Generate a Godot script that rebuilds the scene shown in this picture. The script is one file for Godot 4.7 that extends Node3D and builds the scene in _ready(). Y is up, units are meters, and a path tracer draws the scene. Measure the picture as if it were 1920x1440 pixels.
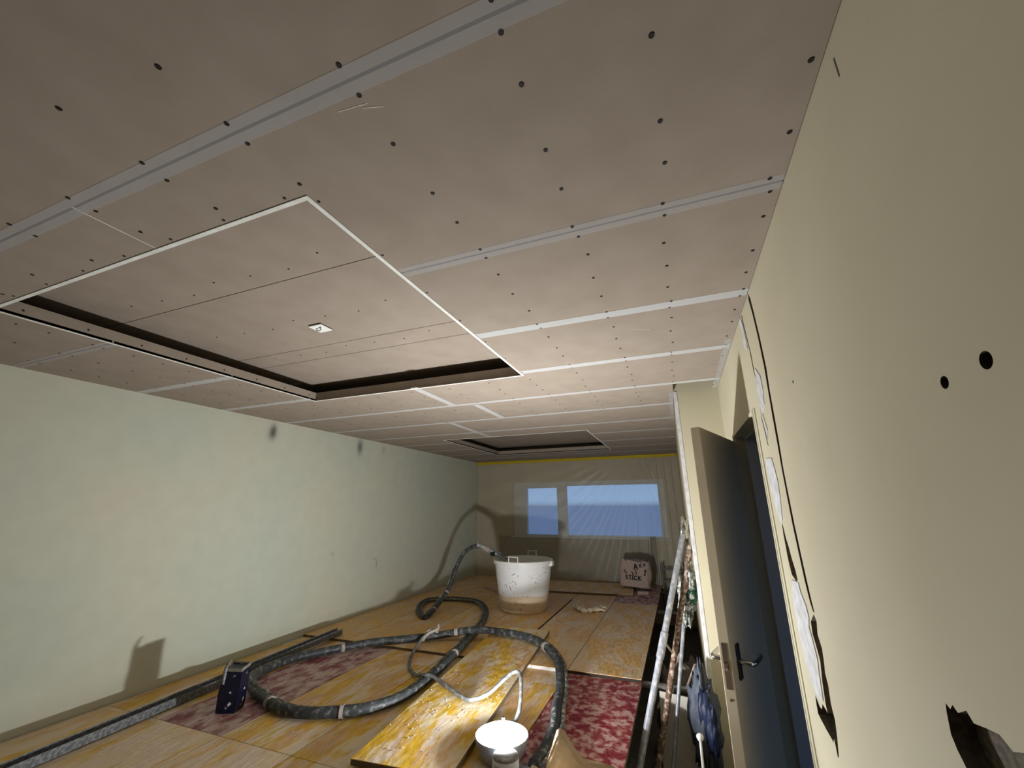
extends Node3D

# ---------------------------------------------------------------- measures (metres)
const XL := -3.434      # left wall
const XR := 0.333       # right wall
const XS := 0.047       # side wall beyond the corner
const ZC := -3.067      # where the right wall steps in
const ZF := -7.055      # far wall
const ZN := 4.2         # wall behind the camera
const CE := 2.447       # underside of the ceiling boards
const UP := 2.583       # underside of the boards in the recesses
const NEARTOP := 0.505  # top of the lower deck boards
const FARTOP := 0.527   # top of the overlapping deck boards

var M := {}
var rng := RandomNumberGenerator.new()
var taken := {}


func _ready() -> void:
	# ------------------------------------------------ camera
	var cam := Camera3D.new()
	cam.name = "camera"
	cam.position = Vector3(0, 1.67, 0)
	cam.rotation = Vector3(0.288080, 0.371078, -0.006994)
	cam.fov = rad_to_deg(2.0 * atan(720.0 / 770.66))
	cam.near = 0.02
	cam.far = 3000.0
	add_child(cam)
	cam.current = true
	# ------------------------------------------------ sky and exposure
	var sky_mat := ProceduralSkyMaterial.new()
	sky_mat.sky_top_color = Color(0.42, 0.56, 0.80)
	sky_mat.sky_horizon_color = Color(0.64, 0.80, 0.99)
	sky_mat.sky_curve = 0.12
	sky_mat.ground_bottom_color = Color(0.12, 0.16, 0.22)
	sky_mat.ground_horizon_color = Color(0.25, 0.34, 0.48)
	sky_mat.sky_energy_multiplier = 1.0
	var sky := Sky.new()
	sky.sky_material = sky_mat
	var env := Environment.new()
	env.background_mode = Environment.BG_SKY
	env.sky = sky
	env.background_energy_multiplier = 1.0
	env.tonemap_mode = Environment.TONE_MAPPER_LINEAR
	env.tonemap_exposure = 1.0
	env.sdfgi_enabled = true
	env.ssao_enabled = true
	env.ssil_enabled = true
	var we := WorldEnvironment.new()
	we.name = "world_environment"
	we.environment = env
	add_child(we)

	rng.seed = 4711
	materials()
	build_shell()
	build_ceiling()
	build_door()
	build_window()
	build_deck()
	build_crumbs()
	build_lamp()
	build_hoses()
	build_tub()
	build_far_end()
	build_left_things()
	build_gap_things()
	build_paper_bag()


# ---------------------------------------------------------------- naming helpers
func numbered(called: String) -> String:
	var n: int = taken.get(called, 0)
	taken[called] = n + 1
	return called if n == 0 else "%s_%03d" % [called, n]


func tag(o: Node, label: String, category: String, group := "", kind := "") -> Node:
	o.set_meta("label", label)
	o.set_meta("category", category)
	if group != "":
		o.set_meta("group", group)
	if kind != "":
		o.set_meta("kind", kind)
	return o


func thing(called: String, label: String, category: String, at := Vector3.ZERO, group := "", kind := "") -> Node3D:
	var o := Node3D.new()
	o.name = numbered(called)
	add_child(o)
	o.position = at
	tag(o, label, category, group, kind)
	return o


func put(called: String, mesh: Mesh, mat: Material, parent: Node, at := Vector3.ZERO, turn := Vector3.ZERO) -> MeshInstance3D:
	var o := MeshInstance3D.new()
	o.name = numbered(called) if parent == self else called
	o.mesh = mesh
	o.material_override = mat
	o.position = at
	o.rotation = turn
	o.cast_shadow = GeometryInstance3D.SHADOW_CASTING_SETTING_ON
	parent.add_child(o, true)
	return o


# ---------------------------------------------------------------- shape helpers
func begin() -> SurfaceTool:
	var st := SurfaceTool.new()
	st.begin(Mesh.PRIMITIVE_TRIANGLES)
	return st


func tri(st: SurfaceTool, p: Array, n: Array, uv: Array) -> void:
	var g: Vector3 = (p[1] - p[0]).cross(p[2] - p[0])
	var order := [0, 1, 2] if g.dot(n[0] + n[1] + n[2]) < 0.0 else [0, 2, 1]
	for k in order:
		st.set_normal(n[k])
		st.set_uv(uv[k])
		st.add_vertex(p[k])


func flat_uv(p: Vector3, n: Vector3) -> Vector2:
	var a := n.abs()
	if a.y >= a.x and a.y >= a.z:
		return Vector2(p.x, p.z)
	if a.x >= a.z:
		return Vector2(p.z, p.y)
	return Vector2(p.x, p.y)


func face(st: SurfaceTool, pts: Array, n: Vector3, off := Vector2.ZERO) -> void:
	for k in range(1, pts.size() - 1):
		tri(st, [pts[0], pts[k], pts[k + 1]], [n, n, n], [flat_uv(pts[0], n) + off, flat_uv(pts[k], n) + off, flat_uv(pts[k + 1], n) + off])


# a box from lo to hi with chamfered edges; texture coordinates in metres
func slab(st: SurfaceTool, lo: Vector3, hi: Vector3, b := 0.0, off := Vector2.ZERO) -> SurfaceTool:
	var c := (lo + hi) * 0.5
	var h := (hi - lo) * 0.5
	var i := h - Vector3(b, b, b)
	for ax in 3:
		var u := (ax + 1) % 3
		var v := (ax + 2) % 3
		for s in [-1.0, 1.0]:
			var n := Vector3.ZERO
			n[ax] = s
			var q := []
			for k in [[-1, -1], [1, -1], [1, 1], [-1, 1]]:
				var p := Vector3.ZERO
				p[ax] = s * h[ax]
				p[u] = k[0] * i[u]
				p[v] = k[1] * i[v]
				q.append(c + p)
			face(st, q, n, off)
			if b > 0.0:
				for t in [-1.0, 1.0]:
					var m := Vector3.ZERO
					m[ax] = s
					m[u] = t
					var e := []
					for k in [[0, -1], [1, -1], [1, 1], [0, 1]]:
						var p := Vector3.ZERO
						p[ax] = s * (h[ax] if k[0] == 0 else i[ax])
						p[u] = t * (i[u] if k[0] == 0 else h[u])
						p[v] = k[1] * i[v]
						e.append(c + p)
					face(st, e, m.normalized(), off)
	if b > 0.0:
		for sx in [-1.0, 1.0]:
			for sy in [-1.0, 1.0]:
				for sz in [-1.0, 1.0]:
					var s := Vector3(sx, sy, sz)
					face(st, [c + s * Vector3(h.x, i.y, i.z), c + s * Vector3(i.x, h.y, i.z), c + s * Vector3(i.x, i.y, h.z)], s.normalized(), off)
	return st


func box(lo: Vector3, hi: Vector3, b := 0.002, off := Vector2.ZERO) -> Mesh:
	return slab(begin(), lo, hi, b, off).commit()


func boxes(list: Array, b := 0.0, off := Vector2.ZERO) -> Mesh:
	var st := begin()
	for r in list:
		slab(st, r[0], r[1], b, off)
	return st.commit()


func curve(pts: Array, per := 6) -> Array:
	var out := []
	for k in pts.size() - 1:
		var a: Vector3 = pts[maxi(k - 1, 0)]
		var b: Vector3 = pts[k]
		var c: Vector3 = pts[k + 1]
		var d: Vector3 = pts[mini(k + 2, pts.size() - 1)]
		for j in per:
			out.append(b.cubic_interpolate(c, a, d, float(j) / per))
	out.append(pts[-1])
	return out


# a round tube along a line of points; r is a number or one number per point
func tube(st: SurfaceTool, pts: Array, r, seg := 12, squash := 1.0) -> SurfaceTool:
	var rings := []
	var norms := []
	var along := 0.0
	var vs := []
	var side := Vector3.ZERO
	for k in pts.size():
		var t: Vector3 = (pts[mini(k + 1, pts.size() - 1)] - pts[maxi(k - 1, 0)]).normalized()
		if k == 0:
			side = t.cross(Vector3.UP if absf(t.y) < 0.9 else Vector3.RIGHT).normalized()
		else:
			side = (side - t * side.dot(t)).normalized()
			along += (pts[k] - pts[k - 1]).length()
		var up := side.cross(t).normalized()
		var rad: float = r[k] if r is Array else r
		var ring := []
		var nn := []
		for j in seg + 1:
			var a := TAU * j / seg
			var d := side * cos(a) + up * sin(a) * squash
			ring.append(pts[k] + d * rad)
			nn.append((side * cos(a) * squash + up * sin(a)).normalized())
		rings.append(ring)
		norms.append(nn)
		vs.append(along)
	for k in pts.size() - 1:
		for j in seg:
			var u0 := float(j) / seg * 0.25
			var u1 := float(j + 1) / seg * 0.25
			var a := [rings[k][j], rings[k][j + 1], rings[k + 1][j + 1], rings[k + 1][j]]
			var n := [norms[k][j], norms[k][j + 1], norms[k + 1][j + 1], norms[k + 1][j]]
			var w := [Vector2(u0, vs[k]), Vector2(u1, vs[k]), Vector2(u1, vs[k + 1]), Vector2(u0, vs[k + 1])]
			tri(st, [a[0], a[1], a[2]], [n[0], n[1], n[2]], [w[0], w[1], w[2]])
			tri(st, [a[0], a[2], a[3]], [n[0], n[2], n[3]], [w[0], w[2], w[3]])
	for e in [0, pts.size() - 1]:
		var t: Vector3 = (pts[1] - pts[0]).normalized() * -1.0 if e == 0 else (pts[-1] - pts[-2]).normalized()
		for j in seg:
			tri(st, [pts[e], rings[e][j], rings[e][j + 1]], [t, t, t], [Vector2.ZERO, Vector2(0.1, 0), Vector2(0, 0.1)])
	return st


func pipe(pts: Array, r, seg := 12, squash := 1.0) -> Mesh:
	return tube(begin(), pts, r, seg, squash).commit()


# a turned shape: profile of (radius, height) from the bottom outside to wherever it ends
func lathe(st: SurfaceTool, prof: Array, seg := 40, wobble := 0.0) -> SurfaceTool:
	var flats := []
	for k in prof.size() - 1:
		var d: Vector2 = prof[k + 1] - prof[k]
		flats.append(Vector2(d.y, -d.x).normalized())
	var total := 0.0
	for k in prof.size() - 1:
		var len: float = (prof[k + 1] - prof[k]).length()
		var n0: Vector2 = flats[k]
		var n1: Vector2 = flats[k]
		if k > 0 and flats[k].dot(flats[k - 1]) > 0.75:
			n0 = (flats[k] + flats[k - 1]).normalized()
		if k < flats.size() - 1 and flats[k].dot(flats[k + 1]) > 0.75:
			n1 = (flats[k] + flats[k + 1]).normalized()
		for j in seg:
			var p := []
			var n := []
			var w := []
			for c in [[k, j, n0], [k, j + 1, n0], [k + 1, j + 1, n1], [k + 1, j, n1]]:
				var a: float = TAU * c[1] / seg
				var q: Vector2 = prof[c[0]]
				var f := 1.0 + wobble * sin(a * 2.0 + 0.6)
				p.append(Vector3(cos(a) * q.x * f, q.y, sin(a) * q.x * f))
				n.append(Vector3(cos(a) * c[2].x, c[2].y, sin(a) * c[2].x))
				w.append(Vector2(float(c[1]) / seg, 1.0 - q.y))
			if prof[k].x > 1e-5:
				tri(st, [p[0], p[1], p[2]], [n[0], n[1], n[2]], [w[0], w[1], w[2]])
			if prof[k + 1].x > 1e-5:
				tri(st, [p[0], p[2], p[3]], [n[0], n[2], n[3]], [w[0], w[2], w[3]])
		total += len
	return st


func turned(prof: Array, seg := 40) -> Mesh:
	return lathe(begin(), prof, seg).commit()


# a flat outline (first coordinate along a, second along b) pushed out by thick along a x b
func plate(outline: PackedVector2Array, a: Vector3, b: Vector3, thick: float) -> Mesh:
	var st := begin()
	var n := a.cross(b).normalized()
	var idx := Geometry2D.triangulate_polygon(outline)
	for s in [0.0, 1.0]:
		for k in range(0, idx.size(), 3):
			var q := []
			for j in 3:
				var p := outline[idx[k + j]]
				q.append(a * p.x + b * p.y + n * thick * s)
			face(st, q, n if s == 1.0 else -n)
	var cw := Geometry2D.is_polygon_clockwise(outline)
	for k in outline.size():
		var p := outline[k]
		var q := outline[(k + 1) % outline.size()]
		var d := (q - p).normalized()
		var o := Vector2(d.y, -d.x) if not cw else Vector2(-d.y, d.x)
		var m := (a * o.x + b * o.y).normalized()
		var p3 := a * p.x + b * p.y
		var q3 := a * q.x + b * q.y
		face(st, [p3, q3, q3 + n * thick, p3 + n * thick], m)
	return st.commit()


# a ball pushed in and out by noise: rubble, crumpled plastic, cloth
func lump(size: Vector3, rough: float, seed_no: int, freq := 2.2, rows := 14) -> Mesh:
	var f := FastNoiseLite.new()
	f.seed = seed_no
	f.frequency = freq
	f.fractal_octaves = 3
	var st := begin()
	st.set_smooth_group(0)
	var cols := rows * 2
	var grid := []
	for i in rows + 1:
		var line := []
		for j in cols + 1:
			var a := PI * i / rows
			var b := TAU * (j % cols) / cols
			var d := Vector3(sin(a) * cos(b), cos(a), sin(a) * sin(b))
			line.append(d * size * (1.0 + rough * f.get_noise_3dv(d)))
		grid.append(line)
	for i in rows:
		for j in cols:
			var q := [grid[i][j], grid[i][j + 1], grid[i + 1][j + 1], grid[i + 1][j]]
			var m: Vector3 = (q[0] + q[1] + q[2] + q[3]).normalized()
			face(st, [q[0], q[1], q[2], q[3]], m) if false else _lump_quad(st, q, m)
	st.index()
	st.generate_normals()
	return st.commit()


func _lump_quad(st: SurfaceTool, q: Array, m: Vector3) -> void:
	for t in [[0, 1, 2], [0, 2, 3]]:
		var g: Vector3 = (q[t[1]] - q[t[0]]).cross(q[t[2]] - q[t[0]])
		if g.length() < 1e-10:
			continue
		var o: Array = t if g.dot(m) < 0.0 else [t[0], t[2], t[1]]
		for k in o:
			st.set_uv(Vector2(q[k].x + q[k].z * 0.4, q[k].y))
			st.add_vertex(q[k])


# a sheet from a grid of points, seen from both sides
func sheet(grid: Array, toward: Vector3) -> Mesh:
	var st := begin()
	st.set_smooth_group(0)
	for i in grid.size() - 1:
		for j in grid[0].size() - 1:
			_lump_quad(st, [grid[i][j], grid[i][j + 1], grid[i + 1][j + 1], grid[i + 1][j]], toward)
	st.index()
	st.generate_normals()
	return st.commit()


# ---------------------------------------------------------------- materials
func noise(freq: float, seed_no: int, oct := 4, kind := FastNoiseLite.TYPE_SIMPLEX_SMOOTH) -> FastNoiseLite:
	var f := FastNoiseLite.new()
	f.noise_type = kind
	f.frequency = freq
	f.seed = seed_no
	f.fractal_octaves = oct
	return f


func bytes_of(f: FastNoiseLite, w: int, h: int, stretch := 1) -> PackedByteArray:
	var im := f.get_image(w, maxi(1, h / stretch), false, false, true)
	if stretch > 1:
		im.resize(w, h, Image.INTERPOLATE_CUBIC)
	return im.get_data()


func plain(color: Color, rough := 0.8, metal := 0.0) -> StandardMaterial3D:
	var m := StandardMaterial3D.new()
	m.albedo_color = color
	m.roughness = rough
	m.metallic = metal
	m.metallic_specular = 0.4
	return m


func noise_tex(freq: float, seed_no: int, c0: Color, c1: Color, oct := 4, size := 256) -> NoiseTexture2D:
	var t := NoiseTexture2D.new()
	t.width = size
	t.height = size
	t.seamless = true
	t.noise = noise(freq, seed_no, oct)
	var g := Gradient.new()
	g.set_color(0, c0)
	g.set_color(1, c1)
	t.color_ramp = g
	return t


func mottled(c0: Color, c1: Color, freq: float, scale: float, rough := 0.85, metal := 0.0, seed_no := 3) -> StandardMaterial3D:
	var m := plain(Color.WHITE, rough, metal)
	m.albedo_texture = noise_tex(freq, seed_no, c0, c1)
	m.uv1_triplanar = true
	m.uv1_world_triplanar = true
	m.uv1_scale = Vector3.ONE * scale
	return m


func spattered(base: Color, dirt: Color, amount: float, seed_no: int, scale: float, rough := 0.6) -> StandardMaterial3D:
	var t := NoiseTexture2D.new()
	t.width = 256
	t.height = 256
	t.seamless = true
	t.noise = noise(0.03, seed_no, 4)
	var g := Gradient.new()
	g.offsets = PackedFloat32Array([0.0, clampf(1.0 - amount - 0.06, 0.0, 1.0), clampf(1.0 - amount + 0.06, 0.0, 1.0), 1.0])
	g.colors = PackedColorArray([base.darkened(0.25), base, dirt, dirt.lightened(0.15)])
	t.color_ramp = g
	var m := plain(Color.WHITE, rough)
	m.albedo_texture = t
	m.uv1_triplanar = true
	m.uv1_scale = Vector3.ONE * scale
	return m


# the face of a formwork board, 0.5 m by 1.5 m: painted film, bare wood where it is worn, plaster dust
func board_tex(seed_no: int, film: Color, wood: Color, dust: Color, worn: float, dusty: float, long := 3, fine := 0.0085) -> ImageTexture:
	var w := 320
	var h := 960
	var a := bytes_of(noise(0.009, seed_no, 4), w, h, 3)
	var b := bytes_of(noise(0.035, seed_no + 1, 5), w, h, long)
	var c := bytes_of(noise(fine, seed_no + 2, 5), w, h, long)
	var e := bytes_of(noise(0.16, seed_no + 4, 3), w, h)
	var g := bytes_of(noise(0.09, seed_no + 3, 3), w, h, 12)
	var out := PackedByteArray()
	out.resize(w * h * 3)
	for i in w * h:
		var bb := b[i] / 255.0
		var t := clampf((a[i] / 255.0 * 0.7 + bb * 0.3 - (1.0 - worn)) * 3.5 + 0.5, 0.0, 1.0)
		var d := clampf((c[i] / 255.0 * 0.60 + bb * 0.26 + e[i] / 255.0 * 0.14 - (1.0 - dusty)) * 4.5 + 0.4, 0.0, 1.0) * 0.8
		var gr := 0.86 + 0.28 * g[i] / 255.0
		var k := (0.92 + 0.16 * bb)
		var r := lerpf(film.r * k, wood.r * gr, t)
		var gg := lerpf(film.g * k, wood.g * gr, t)
		var bl := lerpf(film.b * k, wood.b * gr, t)
		out[i * 3] = int(clampf(lerpf(r, dust.r, d), 0.0, 1.0) * 255.0)
		out[i * 3 + 1] = int(clampf(lerpf(gg, dust.g, d), 0.0, 1.0) * 255.0)
		out[i * 3 + 2] = int(clampf(lerpf(bl, dust.b, d), 0.0, 1.0) * 255.0)
	return ImageTexture.create_from_image(Image.create_from_data(w, h, false, Image.FORMAT_RGB8, out))


func board_mat(tex: ImageTexture, rough := 0.5) -> StandardMaterial3D:
	var m := plain(Color.WHITE, rough)
	m.albedo_texture = tex
	m.uv1_scale = Vector3(2.0, 1.0 / 1.5, 1.0)
	m.normal_enabled = true
	var t := NoiseTexture2D.new()
	t.width = 256
	t.height = 256
	t.seamless = true
	t.as_normal_map = true
	t.bump_strength = 2.0
	t.noise = noise(0.05, 77, 4)
	m.normal_texture = t
	m.normal_scale = 0.35
	return m


# the left wall's paint: faint green-grey clouds, two sooty smudges, a nail hole
func wall_tex() -> ImageTexture:
	var w := 1024
	var h := 320
	var a := bytes_of(noise(0.006, 5, 3), w, h)
	var b := bytes_of(noise(0.05, 6, 3), w, h)
	var out := PackedByteArray()
	out.resize(w * h * 3)
	# (z, y, half width, half height, darkness)
	var marks := [[-2.716, 2.350, 0.035, 0.065, 0.42], [-3.871, 2.345, 0.045, 0.085, 0.40], [-2.70, 2.31, 0.05, 0.06, 0.15], [-4.30, 2.36, 0.03, 0.05, 0.12], [-4.34, 1.02, 0.012, 0.05, 0.22], [-4.30, 1.08, 0.025, 0.01, 0.2], [-3.62, 1.2, 0.02, 0.02, 0.12]]
	var dark := {}
	for m in marks:
		for px in range(int((1.2 - m[0] - m[2] * 2.0) / 8.4 * w), int((1.2 - m[0] + m[2] * 2.0) / 8.4 * w) + 1):
			for py in range(int((2.75 - m[1] - m[3] * 2.0) / 2.75 * h), int((2.75 - m[1] + m[3] * 2.0) / 2.75 * h) + 1):
				var dz: float = (1.2 - (px + 0.5) / w * 8.4 - m[0]) / m[2]
				var dy: float = (2.75 - (py + 0.5) / h * 2.75 - m[1]) / m[3]
				var key := py * w + px
				dark[key] = dark.get(key, 0.0) + m[4] * exp(-(dz * dz + dy * dy) * 1.2)
	for i in w * h:
		var t := a[i] / 255.0
		var k := 0.985 + 0.03 * b[i] / 255.0
		if dark.has(i):
			k *= 1.0 - minf(dark[i], 0.8)
		out[i * 3] = int(clampf(lerpf(0.795, 0.755, t) * k, 0.0, 1.0) * 255.0)
		out[i * 3 + 1] = int(clampf(lerpf(0.790, 0.785, t) * k, 0.0, 1.0) * 255.0)
		out[i * 3 + 2] = int(clampf(lerpf(0.715, 0.730, t) * k, 0.0, 1.0) * 255.0)
	return ImageTexture.create_from_image(Image.create_from_data(w, h, false, Image.FORMAT_RGB8, out))


# the tub's wall: white plastic with grey specks, tan where the water stands inside
func tub_tex() -> ImageTexture:
	var w := 512
	var h := 256
	var a := bytes_of(noise(0.11, 31, 3), w, h)
	var c := bytes_of(noise(0.014, 32, 3), w, h)
	var out := PackedByteArray()
	out.resize(w * h * 3)
	for y in h:
		for x in w:
			var i := y * w + x
			var low := 1.0 if y > h * 0.815 + 2.0 * sin(x * 0.05) else 0.0
			var speck := 1.0 if a[i] > 186 and c[i] > 172 else 0.0
			var k := 0.96 + 0.05 * c[i] / 255.0
			out[i * 3] = int(lerpf(lerpf(0.90, 0.86, low), 0.40, speck * 0.7) * k * 255.0)
			out[i * 3 + 1] = int(lerpf(lerpf(0.905, 0.78, low), 0.40, speck * 0.7) * k * 255.0)
			out[i * 3 + 2] = int(lerpf(lerpf(0.91, 0.68, low), 0.40, speck * 0.7) * k * 255.0)
	return ImageTexture.create_from_image(Image.create_from_data(w, h, false, Image.FORMAT_RGB8, out))


func materials() -> void:
	M.board = mottled(Color8(153, 141, 128), Color8(143, 131, 117), 0.02, 0.9, 0.9)
	M.wall_left = plain(Color.WHITE, 0.85)
	M.wall_left.albedo_texture = wall_tex()
	M.cream = mottled(Color8(203, 196, 170), Color8(196, 188, 161), 0.012, 0.5, 0.85)
	M.far_wall = mottled(Color8(204, 190, 160), Color8(192, 178, 150), 0.012, 0.5, 0.9)
	M.concrete = mottled(Color8(110, 105, 98), Color8(80, 76, 70), 0.02, 0.7, 0.95)
	M.hall = mottled(Color8(196, 196, 196), Color8(184, 184, 184), 0.01, 0.5, 0.8)
	M.white_bead = mottled(Color8(236, 238, 232), Color8(215, 214, 206), 0.03, 1.5, 0.6)
	M.filler = mottled(Color8(222, 223, 226), Color8(186, 185, 182), 0.03, 2.5, 0.9, 0.0, 9)
	M.raw = mottled(Color8(128, 118, 102), Color8(74, 68, 62), 0.05, 5.0, 0.95, 0.0, 12)
	M.old_plaster = mottled(Color8(150, 138, 120), Color8(96, 86, 74), 0.05, 6.0, 0.95, 0.0, 14)
	M.dark = plain(Color8(84, 78, 72), 0.95)
	M.screw = plain(Color8(26, 20, 18), 0.7)
	M.tape = plain(Color(0.84, 0.84, 0.83, 0.48), 0.8)
	M.tape.transparency = BaseMaterial3D.TRANSPARENCY_ALPHA
	M.tape_thin = plain(Color(0.80, 0.80, 0.80, 0.20), 0.8)
	M.tape_thin.transparency = BaseMaterial3D.TRANSPARENCY_ALPHA
	M.yellow_tape = plain(Color8(196, 172, 30), 0.6)
	M.film = plain(Color(0.80, 0.79, 0.73, 0.36), 0.32)
	M.film.transparency = BaseMaterial3D.TRANSPARENCY_ALPHA
	M.film.cull_mode = BaseMaterial3D.CULL_DISABLED
	M.glass = plain(Color(0.8, 0.9, 1.0, 0.08), 0.05)
	M.glass.transparency = BaseMaterial3D.TRANSPARENCY_ALPHA
	M.frame = plain(Color8(214, 214, 206), 0.5)
	M.leaf = mottled(Color8(184, 170, 146), Color8(174, 160, 136), 0.01, 0.8, 0.4)
	M.chrome = plain(Color8(205, 205, 200), 0.22, 1.0)
	M.alu = spattered(Color8(168, 172, 180), Color8(206, 206, 204), 0.30, 21, 3.0, 0.35)
	M.alu.metallic = 0.35
	M.galv = spattered(Color8(108, 112, 116), Color8(126, 128, 129), 0.45, 23, 5.0, 0.5)
	M.galv.metallic = 0.3
	M.rusty = spattered(Color8(104, 78, 62), Color8(186, 174, 158), 0.36, 25, 3.5, 0.7)
	M.tube = mottled(Color8(142, 140, 136), Color8(98, 95, 90), 0.03, 3.0, 0.55, 0.3)
	M.hose = spattered(Color8(56, 60, 62), Color8(122, 122, 118), 0.30, 27, 2.6, 0.5)
	M.air_hose = spattered(Color8(92, 94, 90), Color8(168, 164, 154), 0.38, 28, 3.0, 0.55)
	M.cable = spattered(Color8(104, 106, 106), Color8(150, 150, 146), 0.35, 29, 2.0, 0.45)
	M.wrap = mottled(Color8(188, 178, 170), Color8(120, 108, 98), 0.05, 8.0, 0.8)
	M.navy = spattered(Color8(20, 24, 46), Color8(226, 226, 220), 0.20, 33, 2.6, 0.35)
	M.grey_dust = mottled(Color8(140, 136, 124), Color8(98, 94, 86), 0.03, 4.0, 0.8)
	var dust := Color8(196, 182, 168)
	var wood := Color8(178, 138, 96)
	wood = Color8(218, 178, 132)
	dust = Color8(232, 220, 204)
	M.yellow0 = board_mat(board_tex(101, Color8(226, 180, 52), wood, dust, 0.48, 0.54))
	M.yellow1 = board_mat(board_tex(121, Color8(224, 178, 66), wood, dust, 0.54, 0.50))
	M.yellow2 = board_mat(board_tex(141, Color8(230, 186, 84), Color8(224, 190, 148), Color8(232, 214, 196), 0.54, 0.64))
	M.brown0 = board_mat(board_tex(161, Color8(226, 180, 102), Color8(214, 176, 128), Color8(222, 200, 174), 0.55, 0.42))
	M.brown1 = board_mat(board_tex(171, Color8(228, 184, 112), Color8(218, 184, 138), Color8(228, 208, 184), 0.5, 0.48))
	M.red0 = board_mat(board_tex(181, Color8(128, 34, 44), Color8(148, 76, 70), Color8(206, 182, 174), 0.46, 0.50, 1, 0.018))
	M.red1 = board_mat(board_tex(191, Color8(128, 60, 72), Color8(160, 116, 112), Color8(212, 194, 184), 0.5, 0.56, 2, 0.014))
	M.edge = mottled(Color8(120, 104, 84), Color8(84, 72, 60), 0.05, 6.0, 0.9)
	M.pale_board = mottled(Color8(206, 200, 188), Color8(186, 180, 168), 0.02, 2.0, 0.9)
	M.raw_edge = mottled(Color8(66, 54, 46), Color8(44, 36, 30), 0.05, 6.0, 0.9)
	M.tub = plain(Color.WHITE, 0.35)
	M.tub.albedo_texture = tub_tex()
	M.tub.backlight_enabled = true
	M.tub.backlight = Color(0.12, 0.12, 0.12)
	M.tub_plain = plain(Color8(222, 222, 218), 0.4)
	M.water = plain(Color8(150, 132, 112), 0.2)
	M.paper = mottled(Color8(226, 208, 176), Color8(210, 190, 156), 0.02, 3.0, 0.85)
	M.sack = mottled(Color8(196, 178, 168), Color8(150, 130, 122), 0.04, 5.0, 0.9)
	M.ink = plain(Color8(28, 26, 28), 0.8)
	M.glove = mottled(Color8(232, 222, 200), Color8(196, 182, 156), 0.04, 10.0, 0.95)
	M.house = mottled(Color8(168, 172, 180), Color8(128, 132, 140), 0.04, 6.0, 0.5)
	M.black = plain(Color8(20, 20, 22), 0.5)
	M.label = plain(Color8(220, 228, 236), 0.5)
	M.label_blue = plain(Color8(70, 110, 140), 0.5)
	M.glow = plain(Color8(240, 244, 250), 0.4)
	M.glow.emission_enabled = true
	M.glow.emission = Color(0.96, 0.98, 1.0)
	M.glow.emission_energy_multiplier = 60.0
	M.speckled = spattered(Color8(70, 84, 72), Color8(206, 208, 200), 0.50, 41, 3.6, 0.6)
	M.green = plain(Color8(16, 62, 40), 0.5)
	M.blue = mottled(Color8(32, 46, 80), Color8(16, 22, 42), 0.05, 8.0, 0.5)
	M.pale_blue = mottled(Color8(92, 98, 110), Color8(54, 60, 70), 0.05, 8.0, 0.6)
	M.rubble = mottled(Color8(150, 144, 136), Color8(92, 86, 80), 0.05, 6.0, 0.95)
	M.ground = mottled(Color8(236, 236, 236), Color8(218, 219, 220), 0.02, 0.2, 0.9)


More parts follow.
